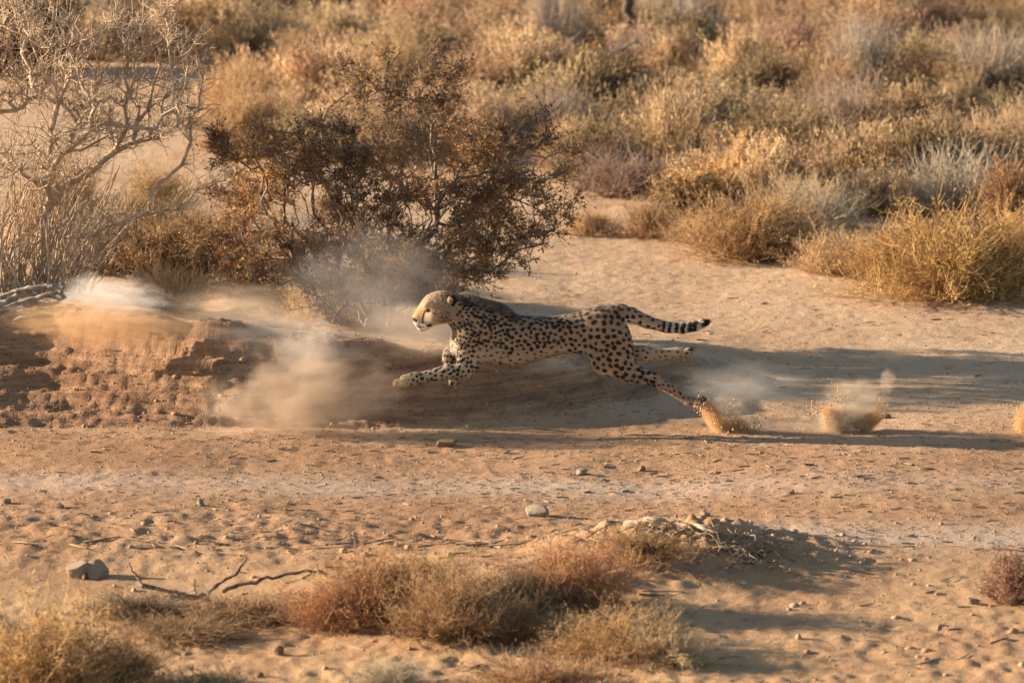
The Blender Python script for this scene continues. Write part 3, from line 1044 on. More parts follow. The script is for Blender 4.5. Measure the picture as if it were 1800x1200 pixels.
# many more crumbs on the left bank face
nb = 6000
bx_ = rs.uniform(-3.4, .9, nb)
by_ = np.interp(bx_, BX, BY) + rs.uniform(-.15, .75, nb)
keep = fbm(bx_ * .9 + 3, by_ * 2, 2) + .35 * (bx_ < -1.8) > -.1
px_, py_ = np.concatenate([px_, bx_[keep]]), np.concatenate([py_, by_[keep]])
n = len(px_)
sz = .0018 + .008 * rs.rand(n) ** 9
pz_ = height(px_, py_)
octa = np.array([[1, 0, 0], [0, 1, 0], [-1, 0, 0], [0, -1, 0], [0, 0, 1.], [0, 0, -1]])
of = np.array([[0, 1, 4], [1, 2, 4], [2, 3, 4], [3, 0, 4], [1, 0, 5], [2, 1, 5], [3, 2, 5], [0, 3, 5]])
an = rs.rand(n) * 6.28
ca, sa = np.cos(an), np.sin(an)
O = octa[None] * (sz[:, None, None] * rs.uniform(.6, 1.4, (n, 6, 3))) * np.array([1, 1, .75])
OX = O[:, :, 0] * ca[:, None] - O[:, :, 1] * sa[:, None]
OY = O[:, :, 0] * sa[:, None] + O[:, :, 1] * ca[:, None]
V = np.stack([OX + px_[:, None], OY + py_[:, None], O[:, :, 2] + (pz_ + sz * .3)[:, None]], -1).reshape(-1, 3)
F = (of[None] + (np.arange(n) * 6)[:, None, None]).reshape(-1, 3)
tag(link('pebbles', mk_mesh('pebbles', V, F, [bark_material('pebble', (.18, .115, .065), (.44, .29, .175), 3)], smooth=False)), 'small pebbles and crumbs of earth strewn over the sand', 'pebbles', kind='stuff')

# bigger crumbs of churned earth in the foreground and on the bank
nc = 750
cx_ = rs.uniform(-3.0, 3.0, nc)
cy_ = rs.uniform(-8.5, flat_y(915), nc)
mx_ = at(1215, 985, MY)[0]
m1 = rs.randint(0, 2, nc) * (rs.rand(nc) < .3)
cx_ = np.where(m1 == 1, mx_ + rs.normal(0, .65, nc), cx_)
cy_ = np.where(m1 == 1, MY + rs.normal(0, .6, nc), cy_)
cx_ = np.concatenate([cx_, rs.uniform(-3.3, .3, 120)])
cy_ = np.concatenate([cy_, np.interp(cx_[nc:], BX, BY) + rs.uniform(-.1, .9, 120)])
nc = len(cx_)
bmi = __import__('bmesh').new()
__import__('bmesh').ops.create_icosphere(bmi, subdivisions=1, radius=1)
iv = np.array([v.co[:] for v in bmi.verts])
ifc = np.array([[v.index for v in f.verts] for f in bmi.faces])
bmi.free()
csz = .006 + .022 * rs.rand(nc) ** 4
CVv = iv[None] * rs.uniform(.7, 1.25, (nc, len(iv), 1)) * csz[:, None, None] * rs.uniform(.7, 1.3, (nc, 1, 3)) * np.array([1, 1, .65])
CVv = CVv + np.stack([cx_, cy_, height(cx_, cy_) + csz * .15], 1)[:, None, :]
tag(link('earth_crumbs', mk_mesh('earth_crumbs', CVv.reshape(-1, 3), (ifc[None] + (np.arange(nc) * len(iv))[:, None, None]).reshape(-1, 3), [M_CLOD2], smooth=False)), 'lumps of churned dry earth in the foreground and on the bank', 'earth', kind='stuff')

# twig litter
nt_ = 6500
tx = rs.uniform(-3.6, 3.6, nt_)
ty_ = np.where(rs.rand(nt_) < .55, rs.uniform(-4.2, 0.1, nt_), rs.uniform(-8.5, 8, nt_))
dens = fbm(tx * .8, ty_ * .6 + 4, 3)
ok = dens > rs.uniform(-.5, .35, nt_)
tx, ty_ = tx[ok], ty_[ok]
nt_ = len(tx)
aa = rs.normal(0, .9, nt_)
LL = .012 + .06 * rs.rand(nt_) ** 3
LL = np.where((ty_ < flat_y(960)) & (rs.rand(nt_) < .5), LL * 3 + .03, LL)
x2, y2 = tx + np.cos(aa) * LL, ty_ + np.sin(aa) * LL
z1, z2 = height(tx, ty_) + .004, height(x2, y2) + rs.uniform(.002, .010, nt_)
mid = np.stack([(tx + x2) / 2 + rs.normal(0, .002, nt_), (ty_ + y2) / 2, np.maximum(height((tx + x2) / 2, (ty_ + y2) / 2), (z1 + z2) / 2) + .001], 1)
P = np.stack([np.stack([tx, ty_, z1], 1), mid, np.stack([x2, y2, z2], 1)], 1)
Vt, Ft = tubes(P, (rs.uniform(.0012, .0036, nt_) * (1 + .8 * (LL > .06)))[:, None] * np.array([1, 1, .6])[None], 4, 5)
tag(link('twig_litter', mk_mesh('twig_litter', Vt, Ft, [M_TWIG])), 'broken twigs and dry stalks littering the sand', 'litter', kind='stuff')
# ------------------------------------------------------------------ the cheetah
# Shape worked out on the running plane in photograph pixels (u right, v down, w away), 1 px = 1/300 m.
CH_Y = 0.26
RES = 1.25
U0, V0, W0 = 684.0, 498.0, -48.0
nu, nv, nw = int(572 / RES), int(222 / RES), int(96 / RES)
gu = U0 + RES * np.arange(nu)
gv = V0 + RES * np.arange(nv)
gw = W0 + RES * np.arange(nw)


def prim_cone(a, b, ra, rb, ws=1.0):
    a, b = np.array(a, float), np.array(b, float)

    def f(u, v, w):
        wc = (a[2] + b[2]) / 2
        p = [u - a[0], v - a[1], (w - wc) / ws + (wc - a[2])]
        ba = b - a
        t = np.clip((p[0] * ba[0] + p[1] * ba[1] + p[2] * ba[2]) / max(1e-6, ba.dot(ba)), 0, 1)
        d = np.sqrt((p[0] - ba[0] * t) ** 2 + (p[1] - ba[1] * t) ** 2 + (p[2] - ba[2] * t) ** 2)
        return (d - (ra + (rb - ra) * t)) * min(1, ws ** .5)
    m = max(ra, rb) + 14
    lo = np.minimum(a, b) - m
    hi = np.maximum(a, b) + m
    return f, lo, hi


def prim_ell(c, r, ang=0.0):
    c, r = np.array(c, float), np.array(r, float)
    ca, sa = math.cos(ang), math.sin(ang)

    def f(u, v, w):
        x, y, z = u - c[0], v - c[1], w - c[2]
        x, y = ca * x + sa * y, -sa * x + ca * y
        k0 = np.sqrt((x / r[0]) ** 2 + (y / r[1]) ** 2 + (z / r[2]) ** 2)
        return (k0 - 1) * r.min()
    m = r.max() + 14
    return f, c - m, c + m


def prim_loft(us, top, bot, hw, pw=2.0, wc=0.0):
    us, top, bot, hw = [np.array(q, float) for q in (us, top, bot, hw)]

    def smooth(q, u):
        uu = np.linspace(us[0], us[-1], 200)
        val = np.interp(uu, us, q)
        ker = np.hanning(9)
        val2 = np.convolve(np.pad(val, 4, mode='edge'), ker / ker.sum(), 'valid')
        return np.interp(u, uu, val2)

    def f(u, v, w):
        u1 = u[:, :1, :1]
        t, b, h = smooth(top, u1.ravel()), smooth(bot, u1.ravel()), smooth(hw, u1.ravel())
        sh = (-1, 1, 1)
        t, b, h = t.reshape(sh), b.reshape(sh), h.reshape(sh)
        c, hh = (t + b) / 2, (b - t) / 2
        k = (np.abs((v - c) / hh) ** pw + np.abs((w - wc) / h) ** pw) ** (1 / pw)
        d = (k - 1) * np.minimum(hh, h)
        over = np.maximum(us[0] - u, u - us[-1])
        return np.where(over > 0, np.maximum(d, 0) * .7 + over, d)
    lo = np.array([us[0] - 14, top.min() - 14, wc - hw.max() - 14])
    hi = np.array([us[-1] + 14, bot.max() + 14, wc + hw.max() + 14])
    return f, lo, hi


FIELD = np.full((nu, nv, nw), 40.0)


def add(prim, k=6.0):
    f, lo, hi = prim
    s = []
    for a0, g, l, h in ((U0, gu, lo[0], hi[0]), (V0, gv, lo[1], hi[1]), (W0, gw, lo[2], hi[2])):
        i0 = max(0, int((l - a0) / RES))
        i1 = min(len(g), int((h - a0) / RES) + 2)
        s.append(slice(i0, i1))
    u, v, w = np.meshgrid(gu[s[0]], gv[s[1]], gw[s[2]], indexing='ij')
    d = f(u, v, w)
    o = FIELD[s[0], s[1], s[2]]
    h = np.clip(.5 + .5 * (o - d) / k, 0, 1)
    FIELD[s[0], s[1], s[2]] = o * (1 - h) + d * h - k * h * (1 - h)


# trunk and neck
add(prim_loft([786, 796, 806, 818, 832, 850, 868, 882, 892, 902, 920, 950, 985, 1012, 1036, 1056, 1076, 1090, 1102],
              [521, 518, 517.5, 518, 521, 527, 531.5, 536, 543, 551.5, 554.5, 555.5, 554, 549.5, 541.5, 537, 536, 540, 550],
              [566, 580, 602, 621, 634, 641, 643, 644, 644, 644, 641, 631, 622, 621, 624, 622, 606, 584, 566],
              [20, 22, 25, 28, 31, 33, 34, 33, 32, 32, 31.5, 30, 27, 26, 28, 29, 26, 18, 9], 2.15), 4)
add(prim_ell((838, 572, -17), (28, 36, 17), -.25), 8)     # shoulder blades
add(prim_ell((838, 572, 17), (28, 36, 17), -.25), 8)
add(prim_ell((803, 600, 0), (11, 24, 17), .1), 6)          # breastbone
add(prim_ell((885, 606, 0), (44, 37, 33)), 6)              # rib cage
# head
add(prim_loft([726.5, 729, 733, 738, 744, 751, 758, 766, 774, 782, 790, 798, 806],
              [556, 549, 542.5, 534, 524.5, 518, 514.5, 512, 511, 511, 512.5, 515, 518],
              [566, 571, 576, 579.5, 580.5, 579, 575, 571.5, 569, 567.5, 566, 565, 565],
              [4.5, 7, 9, 10.5, 13, 16.5, 19, 20.5, 21, 20.5, 20, 20, 20], 2.0), 2)
for s_ in (-1, 1):
    add(prim_ell((738, 567.5, 6.5 * s_), (10, 7, 6)), 3)          # whisker pads
    add(prim_ell((753, 533, 12 * s_), (9, 6, 6), -.4), 4)          # brow
    add(prim_ell((767, 553, 14 * s_), (15, 13, 9)), 5)             # cheek
    add(prim_ell((793.5, 522.5, 19.5 * s_), (9.5, 6.0, 5), -1.0), 2)   # folded ear
add(prim_ell((731, 557, 0), (6.5, 6, 6)), 2)                       # nose
add(prim_ell((744, 577, 0), (9, 5, 7)), 3)                         # chin
# hollows: flank, behind the shoulder, throat
def cut(prim, k=8.0):
    f, lo, hi = prim
    s = []
    for a0, g, l, h in ((U0, gu, lo[0], hi[0]), (V0, gv, lo[1], hi[1]), (W0, gw, lo[2], hi[2])):
        s.append(slice(max(0, int((l - a0) / RES)), min(len(g), int((h - a0) / RES) + 2)))
    uu, vv, ww = np.meshgrid(gu[s[0]], gv[s[1]], gw[s[2]], indexing='ij')
    d = -f(uu, vv, ww)
    o = FIELD[s[0], s[1], s[2]]
    h = np.clip(.5 - .5 * (o - d) / k, 0, 1)
    FIELD[s[0], s[1], s[2]] = o * (1 - h) + d * h + k * h * (1 - h)


for s_ in (-1, 1):
    cut(prim_ell((866, 590, 39 * s_), (6, 36, 10), .35), 5)
    cut(prim_cone((1014, 596, 33 * s_), (1032, 640, 31 * s_), 5, 4), 5)
    cut(prim_ell((998, 604, 32.5 * s_), (19, 22, 9), -.3), 8)
    cut(prim_ell((815, 560, 33 * s_), (6, 26, 9), -.4), 6)
# near foreleg, stretched forward
add(prim_cone((826, 590, -19), (818, 644, -19), 25, 14, .62), 8)
add(prim_cone((840, 612, -19), (824, 645, -19), 18, 12, .6), 7)
add(prim_cone((821, 646, -19), (788, 650.5, -18), 13.5, 12.2, .8), 4)
add(prim_cone((788, 650.5, -18), (756, 658, -16), 13, 10, .85), 4)
add(prim_cone((756, 658, -16), (730, 662.5, -15), 9.8, 10.2, .95), 3)
add(prim_cone((730, 662.5, -15), (713, 667, -15), 10.4, 11.2, 1.05), 3)
for du, dv, dw in ((697, 667, -22), (695.5, 671, -17), (696.5, 673.5, -11.5), (701, 676, -8)):
    add(prim_cone((710, 669, (dw - 15) / 2 - 7), (du, dv, dw), 6.2, 4.6), .9)
add(prim_cone((735, 667, -12), (731, 672, -11), 4, 2.6), 1.5)      # dew claw
# far foreleg, folded
add(prim_cone((828, 600, 19), (824, 634, 19), 22, 14, .62), 7)
add(prim_cone((824, 634, 19), (792, 622, 18), 13, 10.5, .8), 4)
add(prim_cone((792, 622, 18), (787, 632, 16), 11.5, 9.5, .9), 4)
add(prim_cone((787, 632, 16), (793, 660, 14), 9, 7.8), 3)
for du, dv, dw in ((793, 673, 8), (798, 676, 12), (803, 674, 17)):
    add(prim_cone((795, 662, 13), (du, dv, dw), 7.2, 4.2), 1.8)
# near hind leg, driving off
add(prim_ell((1069, 594, -15), (40, 46, 19), -.35), 7)
add(prim_ell((1042, 590, -15), (17, 36, 14), -.25), 5)
add(prim_ell((860, 612, -24), (13, 24, 9), .5), 4)
add(prim_ell((829, 566, -24), (9, 26, 9), -.5), 4)
add(prim_cone((1060, 592, -16), (1060, 636, -17), 32, 20, .54), 8)
add(prim_cone((1084, 606, -16), (1102, 648, -16), 25, 17, .5), 6)
add(prim_cone((1060, 634, -17), (1112, 654, -16), 19.5, 16, .6), 6)
add(prim_cone((1108, 652, -16), (1146, 663, -15), 16, 12.2, .7), 4)
add(prim_cone((1146, 663, -15), (1172, 677, -15), 12, 9.3, .8), 3)
add(prim_cone((1172, 677, -15), (1208, 701, -15), 9, 7.2, .9), 3)
add(prim_cone((1208, 701, -15), (1224, 704, -15), 7.6, 7.4, 1.05), 3)
for du, dv, dw in ((1235, 696, -21), (1238, 699, -15.5), (1236, 703, -10)):
    add(prim_cone((1224, 703, (dw - 15) / 2 - 7.5), (du, dv, dw), 5.8, 3.2), 1.5)
# far hind leg, already swung back
add(prim_ell((1068, 592, 15), (38, 44, 18), -.35), 8)
add(prim_cone((1078, 592, 16), (1090, 628, 17), 26, 16, .55), 6)
add(prim_cone((1090, 626, 17), (1128, 624, 18), 17, 13.5, .75), 5)
add(prim_cone((1128, 624, 18), (1160, 626, 19), 13.2, 10.2, .85), 3)
add(prim_cone((1160, 626, 19), (1196, 621.5, 19), 10, 9, .95), 3)
for du, dv, dw in ((1214, 616, 13), (1217, 619, 19), (1213, 624, 24)):
    add(prim_cone((1200, 622, (dw + 19) / 2), (du, dv, dw), 6.4, 3.8), 1.5)
# tail
TAIL = [(1072, 551, 0, 15), (1092, 549.5, 0, 15), (1110, 554, 0, 13.5), (1138, 566, 1, 11), (1172, 575.5, 3, 9.6), (1200, 577.5, 4, 9), (1222, 574, 5, 8.6), (1236, 567.5, 5, 6), (1243, 564.5, 5, 3)]
for a_, b_ in zip(TAIL[:-1], TAIL[1:]):
    add(prim_cone(a_[:3], b_[:3], a_[3], b_[3]), 3)

# surface nets
inside = FIELD < 0
c8 = [inside[i:nu - 1 + i, j:nv - 1 + j, k_:nw - 1 + k_] for i in (0, 1) for j in (0, 1) for k_ in (0, 1)]
ssum = sum(c.astype(np.int8) for c in c8)
act = (ssum > 0) & (ssum < 8)
vid = np.full(act.shape, -1, np.int64)
ai = np.argwhere(act)
vid[act] = np.arange(len(ai))
acc = np.zeros((len(ai), 3))
num = np.zeros(len(ai))
corn = [(i, j, k_) for i in (0, 1) for j in (0, 1) for k_ in (0, 1)]
fv = {c: FIELD[ai[:, 0] + c[0], ai[:, 1] + c[1], ai[:, 2] + c[2]] for c in corn}
for c in corn:
    for ax in range(3):
        if c[ax] == 0:
            d = list(c)
            d[ax] = 1
            d = tuple(d)
            a_, b_ = fv[c], fv[d]
            cr = (a_ < 0) != (b_ < 0)
            t = np.where(cr, a_ / np.where(cr, a_ - b_, 1), 0)
            pnt = np.tile(np.array(c, float), (len(ai), 1))
            pnt[:, ax] = t
            acc += np.where(cr[:, None], pnt, 0)
            num += cr
CV = (ai + acc / num[:, None]) * RES + np.array([U0, V0, W0])
quads = []
for ax in range(3):
    o1, o2 = [(1, 2), (2, 0), (0, 1)][ax]
    sl0 = [slice(1, -1)] * 3
    sl0[ax] = slice(0, -1)
    sl1 = list(sl0)
    sl1[ax] = slice(1, None)
    A, B = inside[tuple(sl0)], inside[tuple(sl1)]
    e = np.argwhere(A != B)
    off = np.array([1, 1, 1])
    off[ax] = 0
    cell = e + off
    flip = A[e[:, 0], e[:, 1], e[:, 2]]
    d1, d2 = np.zeros(3, int), np.zeros(3, int)
    d1[o1] = 1
    d2[o2] = 1

    def g(c):
        return vid[c[:, 0], c[:, 1], c[:, 2]]
    q = np.stack([g(cell - d1 - d2), g(cell - d2), g(cell), g(cell - d1)], 1)
    q[~flip] = q[~flip][:, ::-1]
    quads.append(q)
CQ = np.concatenate(quads)
CQ = CQ[(CQ >= 0).all(1)][:, ::-1]      # v runs down, so turn the faces over
# relax a little
E = np.concatenate([CQ[:, [0, 1]], CQ[:, [1, 2]], CQ[:, [2, 3]], CQ[:, [3, 0]]])
for lam in (.5, -.25, .5, -.25):
    sm = np.zeros_like(CV)
    ct = np.zeros(len(CV))
    np.add.at(sm, E[:, 0], CV[E[:, 1]])
    np.add.at(sm, E[:, 1], CV[E[:, 0]])
    np.add.at(ct, E[:, 0], 1)
    np.add.at(ct, E[:, 1], 1)
    CV = CV + lam * (sm / ct[:, None] - CV)
# gradient of the field gives outward normals
gi = np.clip(((CV - np.array([U0, V0, W0])) / RES).astype(int), 1, np.array([nu, nv, nw]) - 2)
CN = unit(np.stack([FIELD[gi[:, 0] + 1, gi[:, 1], gi[:, 2]] - FIELD[gi[:, 0] - 1, gi[:, 1], gi[:, 2]],
                    FIELD[gi[:, 0], gi[:, 1] + 1, gi[:, 2]] - FIELD[gi[:, 0], gi[:, 1] - 1, gi[:, 2]],
                    FIELD[gi[:, 0], gi[:, 1], gi[:, 2] + 1] - FIELD[gi[:, 0], gi[:, 1], gi[:, 2] - 1]], 1))
u, v, w = CV[:, 0], CV[:, 1], CV[:, 2]

# --- regions of the coat
tail_c = np.interp(u, [t[0] for t in TAIL], [t[1] for t in TAIL])
is_tail = (u > 1098) & (np.abs(v - tail_c) < 16) & (v < 592)
is_head = (u < 803) & (v < 584) & ~((u > 790) & (v > 566))
far_hind = (u > 1116) & (v > 604) & (v < 640) & (w > 4)
near_hind = (v > 560) & (u > 1000) & ~is_tail & ~far_hind
fore = (v > 600) & (u < 835) & ((v > 626) | (u < 800)) | ((u < 800) & (v > 600))
spine = np.interp(u, [786, 818, 850, 882, 902, 950, 985, 1036, 1080], [518, 518, 527, 536, 551, 555, 554, 541, 537])
belly = np.interp(u, [786, 806, 832, 868, 902, 950, 985, 1012, 1060], [570, 605, 634, 643, 644, 631, 622, 621, 650])
frac = np.clip((v - spine) / (belly - spine), 0, 1)

base = np.array([.345, .23, .145])
pale = np.array([.50, .38, .27])
tawny = np.array([.27, .17, .095])
coat = np.tile(base, (len(u), 1))


def blend(m, c):
    global coat
    coat = coat * (1 - m[:, None]) + np.array(c)[None] * m[:, None]


torso = ~is_head & ~is_tail & ~far_hind
blend(torso * sstep(.55, 0, frac) * (u > 800) * .85, tawny)
blend(torso * sstep(.62, .95, frac) * (u < 1040) * .85, pale)
blend(sstep(.45, .98, CN[:, 1]) * (~is_head) * .6, pale)               # undersides
blend(fore * sstep(.2, -.7, CN[:, 1]) * .3, tawny)
blend(sstep(806, 794, u) * (v > 572) * (v < 625) * .9, pale)           # white breast
blend(near_hind * (u < 1075) * sstep(640, 655, v) * .7, (.60, .42, .24))
blend(is_tail * sstep(-4, 6, v - tail_c) * .9, (.55, .45, .34))
blend(is_tail * sstep(1160, 1185, u) * .8, (.56, .47, .37))
blend(far_hind * .5, (.52, .40, .27))
blend(sstep(735, 705, u) * (v > 640), (.60, .42, .22))                 # fore paw
blend(is_head * 1.0, (.35, .225, .13))
blend(is_head * sstep(745, 733, u) * sstep(566, 556, v), (.47, .27, .12))
blend(is_head * sstep(560, 572, v) * 1.0, (.60, .51, .41))             # chin, throat
blend(is_head * np.exp(-((u - 757) / 8) ** 2 - ((v - 552) / 7) ** 2) * .6, (.66, .50, .33))
blend(is_head * np.exp(-((u - 757) / 5) ** 2 - ((v - 534) / 4) ** 2) * .6, (.68, .52, .34))
blend(is_head * np.exp(-((u - 736) / 7) ** 2 - ((v - 570) / 5) ** 2) * .9, (.62, .54, .44))
blend(is_head * np.exp(-((u - 740) / 8) ** 2 - ((v - 538) / 9) ** 2) * .7, (.50, .27, .095))

blend(is_head * np.exp(-((u - 785) / 9) ** 2 - ((v - 551) / 8) ** 2) * .55, (.20, .14, .11))  # cheek shading painted into the coat as a dark smudge
blend(is_head * sstep(775, 800, u) * .35, (.25, .17, .12))
blend(is_head * np.exp(-((u - 752) / 9) ** 2 - ((v - 563) / 4) ** 2) * .5, (.66, .56, .44))
dark = np.zeros(len(u))           # 1 = black marking


def dist_poly(pts):
    d = np.full(len(u), 99.0)
    for (x0, y0), (x1, y1) in zip(pts[:-1], pts[1:]):
        t = np.clip(((u - x0) * (x1 - x0) + (v - y0) * (y1 - y0)) / max(1e-6, (x1 - x0) ** 2 + (y1 - y0) ** 2), 0, 1)
        d = np.minimum(d, np.hypot(u - x0 - t * (x1 - x0), v - y0 - t * (y1 - y0)))
    return d


def mark(pts, r, soft=1.0, cond=True):
    global dark
    dark = np.maximum(dark, sstep(r + soft, r - soft * .3, dist_poly(pts)) * cond)


sideh = is_head & (np.abs(w) > 5)
mark([(749, 544), (746.2, 547), (744.3, 553), (743, 559), (743.6, 565)], 1.05, 1.1, sideh)     # tear line
mark([(747.5, 543.6), (751, 541.8), (755.5, 542.6)], 1.1, .9, sideh)                             # lids
mark([(749, 545.4), (754, 545)], .5, .8, sideh)
mark([(736, 572.5), (746, 573), (756, 570)], .6, 1.0, sideh)
mark([(752, 571), (757, 569.8)], 1.8, 1.8, sideh)
mark([(727, 560.5), (731, 562)], 2.6, 1.2, is_head)
mark([(761, 547), (767, 549.5)], .3, 1.2, sideh)
mark([(776, 556), (780, 556)], .3, 1.0, sideh)
mark([(784, 555), (789, 554)], .3, 1.0, sideh)
mark([(778, 561), (783, 561)], .3, 1.0, sideh)
mark([(787, 560), (792, 559)], .3, 1.0, sideh)
mark([(786, 548), (791, 546)], .3, 1.0, sideh)
mark([(793, 516.5), (799, 520), (800.5, 527), (796, 532)], 2.8, 1.4, is_head & (np.abs(w) > 10))   # black back of the ear
mark([(784, 518.5), (790, 517)], .6, 1.2, is_head & (np.abs(w) > 10))
for a_, b_ in ((1166, 2.4), (1177, 2.9), (1188.5, 3.0), (1200, 3.3), (1212, 3.6), (1220, 4.5)):
    dark = np.maximum(dark, is_tail * sstep(b_ + 1.4, b_ - 1.0, np.abs(u - a_ + (v - tail_c) * .12 + 2.2 * fbm(v * .35 + a_, w * .35 + u * .1, 2))))
dark = np.maximum(dark, is_tail * sstep(1230, 1233, u))
dark = np.maximum(dark, sstep(1206, 1214, u) * far_hind * .75 * sstep(620, 614, v))
dark = np.maximum(dark, sstep(1229, 1236, u) * near_hind * .85)
mane_n = fbm(u * .16, v * .30 + w * .1, 2)
dark = np.maximum(dark, (u > 800) * (u < 910) * sstep(20, 3, v - spine) * np.clip(.22 + 2.2 * mane_n, 0, 1) * sstep(800, 822, u) * (1 - .35 * sstep(890, 910, u)))
dark = np.maximum(dark, (u >= 900) * (u < 1090) * ~is_tail * sstep(8, 0, v - spine) * np.clip(.25 + 1.3 * mane_n, 0, 1) * .6)

# --- spots, thrown evenly over the skin
rs = np.random.RandomState(44)
spc = np.full(len(u), 7.2)
rad_ = np.full(len(u), 3.35)
spc = np.where(torso & (u < 880), 6.3, spc)
rad_ = np.where(torso & (u < 880), 2.95, rad_)
hq = sstep(1000, 1035, u)
spc = spc + hq * 1.7
rad_ = rad_ + hq * .5
lowb = torso & (frac > .72) & (u > 840) & (u < 1000)
spc = np.where(lowb, 9.5, spc)
rad_ = np.where(lowb, 2.3, rad_)
spc = np.where(fore, 6.6, spc)
rad_ = np.where(fore, 3.0, rad_)
shin = (u > 1150) & (v > 640)
spc = np.where(shin, 7.5, spc)
rad_ = np.where(shin, 2.2, rad_)
spc = np.where(far_hind, 8, spc)
rad_ = np.where(far_hind, 2.2, rad_)
spc = np.where(is_tail, 9, spc)
rad_ = np.where(is_tail, 3.3, rad_)
paw = (u < 722) & (v > 640)
spc = np.where(paw, 7, spc)
rad_ = np.where(paw, 1.1, rad_)
crown = is_head & (v < 526) & (u > 752)
spc = np.where(is_head, 4.6, spc)
rad_ = np.where(is_head, np.where(crown, 1.3, np.where((u > 770) & (v < 564), 1.15, np.where((u > 755) & (v < 541), .85, 0.0))), rad_)
rad_ = np.where(is_tail & (u > 1160), 0, rad_)
rad_ = np.where((~is_head) & (u < 803) & (v > 575) & (v < 622), 1.8, rad_)
order = rs.permutation(len(u))
free = np.ones(len(u), bool)
spot = np.full(len(u), 9.0)
for i in order:
    if not free[i] or rad_[i] <= 0:
        continue
    near = np.nonzero((np.abs(u - u[i]) < 22) & (np.abs(v - v[i]) < 22) & (np.abs(w - w[i]) < 22))[0]
    dx = CV[near] - CV[i]
    # spots are drawn out along the body on the back, round on the flank
    st = 1.30 if frac[i] < .3 and torso[i] else rs.uniform(1.0, 1.25)
    al = rs.normal(0, .35) + (.5 if near_hind[i] and v[i] > 600 else 0)
    ca, sa = math.cos(al), math.sin(al)
    du_, dv_ = dx[:, 0] * ca + dx[:, 1] * sa, -dx[:, 0] * sa + dx[:, 1] * ca
    d = np.sqrt((du_ / st) ** 2 + dv_ ** 2 + dx[:, 2] ** 2)
    free[near[d < spc[i] * rs.uniform(.85, 1.15)]] = False
    r = rad_[i] * rs.uniform(.78, 1.22)
    ph = rs.rand(2) * 6.28
    th = np.arctan2(dv_, du_)
    d = d * (1 + (.11) * np.sin(2 * th + ph[0]) + .09 * np.sin(3 * th + ph[1]))
    spot[near] = np.minimum(spot[near], d / r)
spot = np.minimum(spot, 4)
spot = np.where(dark > 0, np.minimum(spot, 1.35 - dark * 1.1), spot)


def to_world(C):
    b_ = (600.0 - C[:, 1]) / FPX
    a_ = (C[:, 0] - 900.0) / FPX
    dy = CP + b_ * SP
    dz = -SP + b_ * CP
    t = (CH_Y - CAM[1]) / dy
    s = t / FPX
    return np.stack([CAM[0] + a_ * t, np.full(len(C), CH_Y) + C[:, 2] * s, CAM[2] + dz * t], 1)


def coat_attrs(me, coat_, spot_):
    a = me.attributes.new('coat', 'FLOAT_COLOR', 'POINT')
    a.data.foreach_set('color', np.concatenate([coat_, np.ones((len(coat_), 1))], 1).astype(np.float32).ravel())
    a = me.attributes.new('spot', 'FLOAT', 'POINT')
    a.data.foreach_set('value', spot_.astype(np.float32))


def coat_material():
    m, nt, out = new_mat('spotted_coat')
    L = nt.links
    ac = nd(nt, 'ShaderNodeAttribute', attribute_name='coat')
    asp = nd(nt, 'ShaderNodeAttribute', attribute_name='spot')
    tc = nd(nt, 'ShaderNodeTexCoord')
    mp = nd(nt, 'ShaderNodeMapping')
    mp.inputs['Scale'].default_value = (.35, 1, 1)
    L.new(tc.outputs['Object'], mp.inputs[0])
    n = noise(nt, 260, 3, .6, mp.outputs[0])
    n2 = noise(nt, 18, 3, .6, tc.outputs['Object'])
    ma = nd(nt, 'ShaderNodeMath', operation='MULTIPLY_ADD')
    L.new(n.outputs[0], ma.inputs[0])
    ma.inputs[1].default_value = .8
    L.new(asp.outputs['Fac'], ma.inputs[2])
    mr = nd(nt, 'ShaderNodeMapRange', interpolation_type='SMOOTHSTEP')
    mr.inputs['From Min'].default_value = 1.20
    mr.inputs['From Max'].default_value = 1.60
    L.new(ma.outputs[0], mr.inputs[0])
    var = ramp(nt, [(.3, (.80, .78, .76)), (.7, (1.15, 1.15, 1.15))])
    L.new(n.outputs[0], var.inputs[0])
    var2 = ramp(nt, [(.3, (.90, .88, .86)), (.7, (1.08, 1.08, 1.08))])
    L.new(n2.outputs[0], var2.inputs[0])
    c = mixc(nt, 1, ac.outputs['Color'], var.outputs[0], 'MULTIPLY')
    c = mixc(nt, 1, c, var2.outputs[0], 'MULTIPLY')
    c = mixc(nt, mr.outputs[0], (.016, .011, .009), c)
    b = nd(nt, 'ShaderNodeBsdfPrincipled')
    b.inputs['Roughness'].default_value = .75
    b.inputs['Specular IOR Level'].default_value = .15
    b.inputs['Sheen Weight'].default_value = .12
    b.inputs['Sheen Roughness'].default_value = .5
    L.new(c, b.inputs['Base Color'])
    bp = nd(nt, 'ShaderNodeBump')
    bp.inputs['Strength'].default_value = .4
    bp.inputs['Distance'].default_value = .003
    L.new(n.outputs[0], bp.inputs['Height'])
    L.new(bp.outputs[0], b.inputs['Normal'])
    L.new(b.outputs[0], out.inputs[0])
    return m


M_COAT = coat_material()
CW = to_world(CV)
ch_org = np.array([at(930, 600, CH_Y)[0], CH_Y, float(height(at(930, 600, CH_Y)[0], CH_Y))])
ch_me = mk_mesh('cheetah', CW - ch_org, CQ, [M_COAT])
coat_attrs(ch_me, coat, spot)
cheetah = link('cheetah', ch_me, None, ch_org)
tag(cheetah, 'spotted cheetah in full stretch, leaping to the left above the sand', 'cheetah')

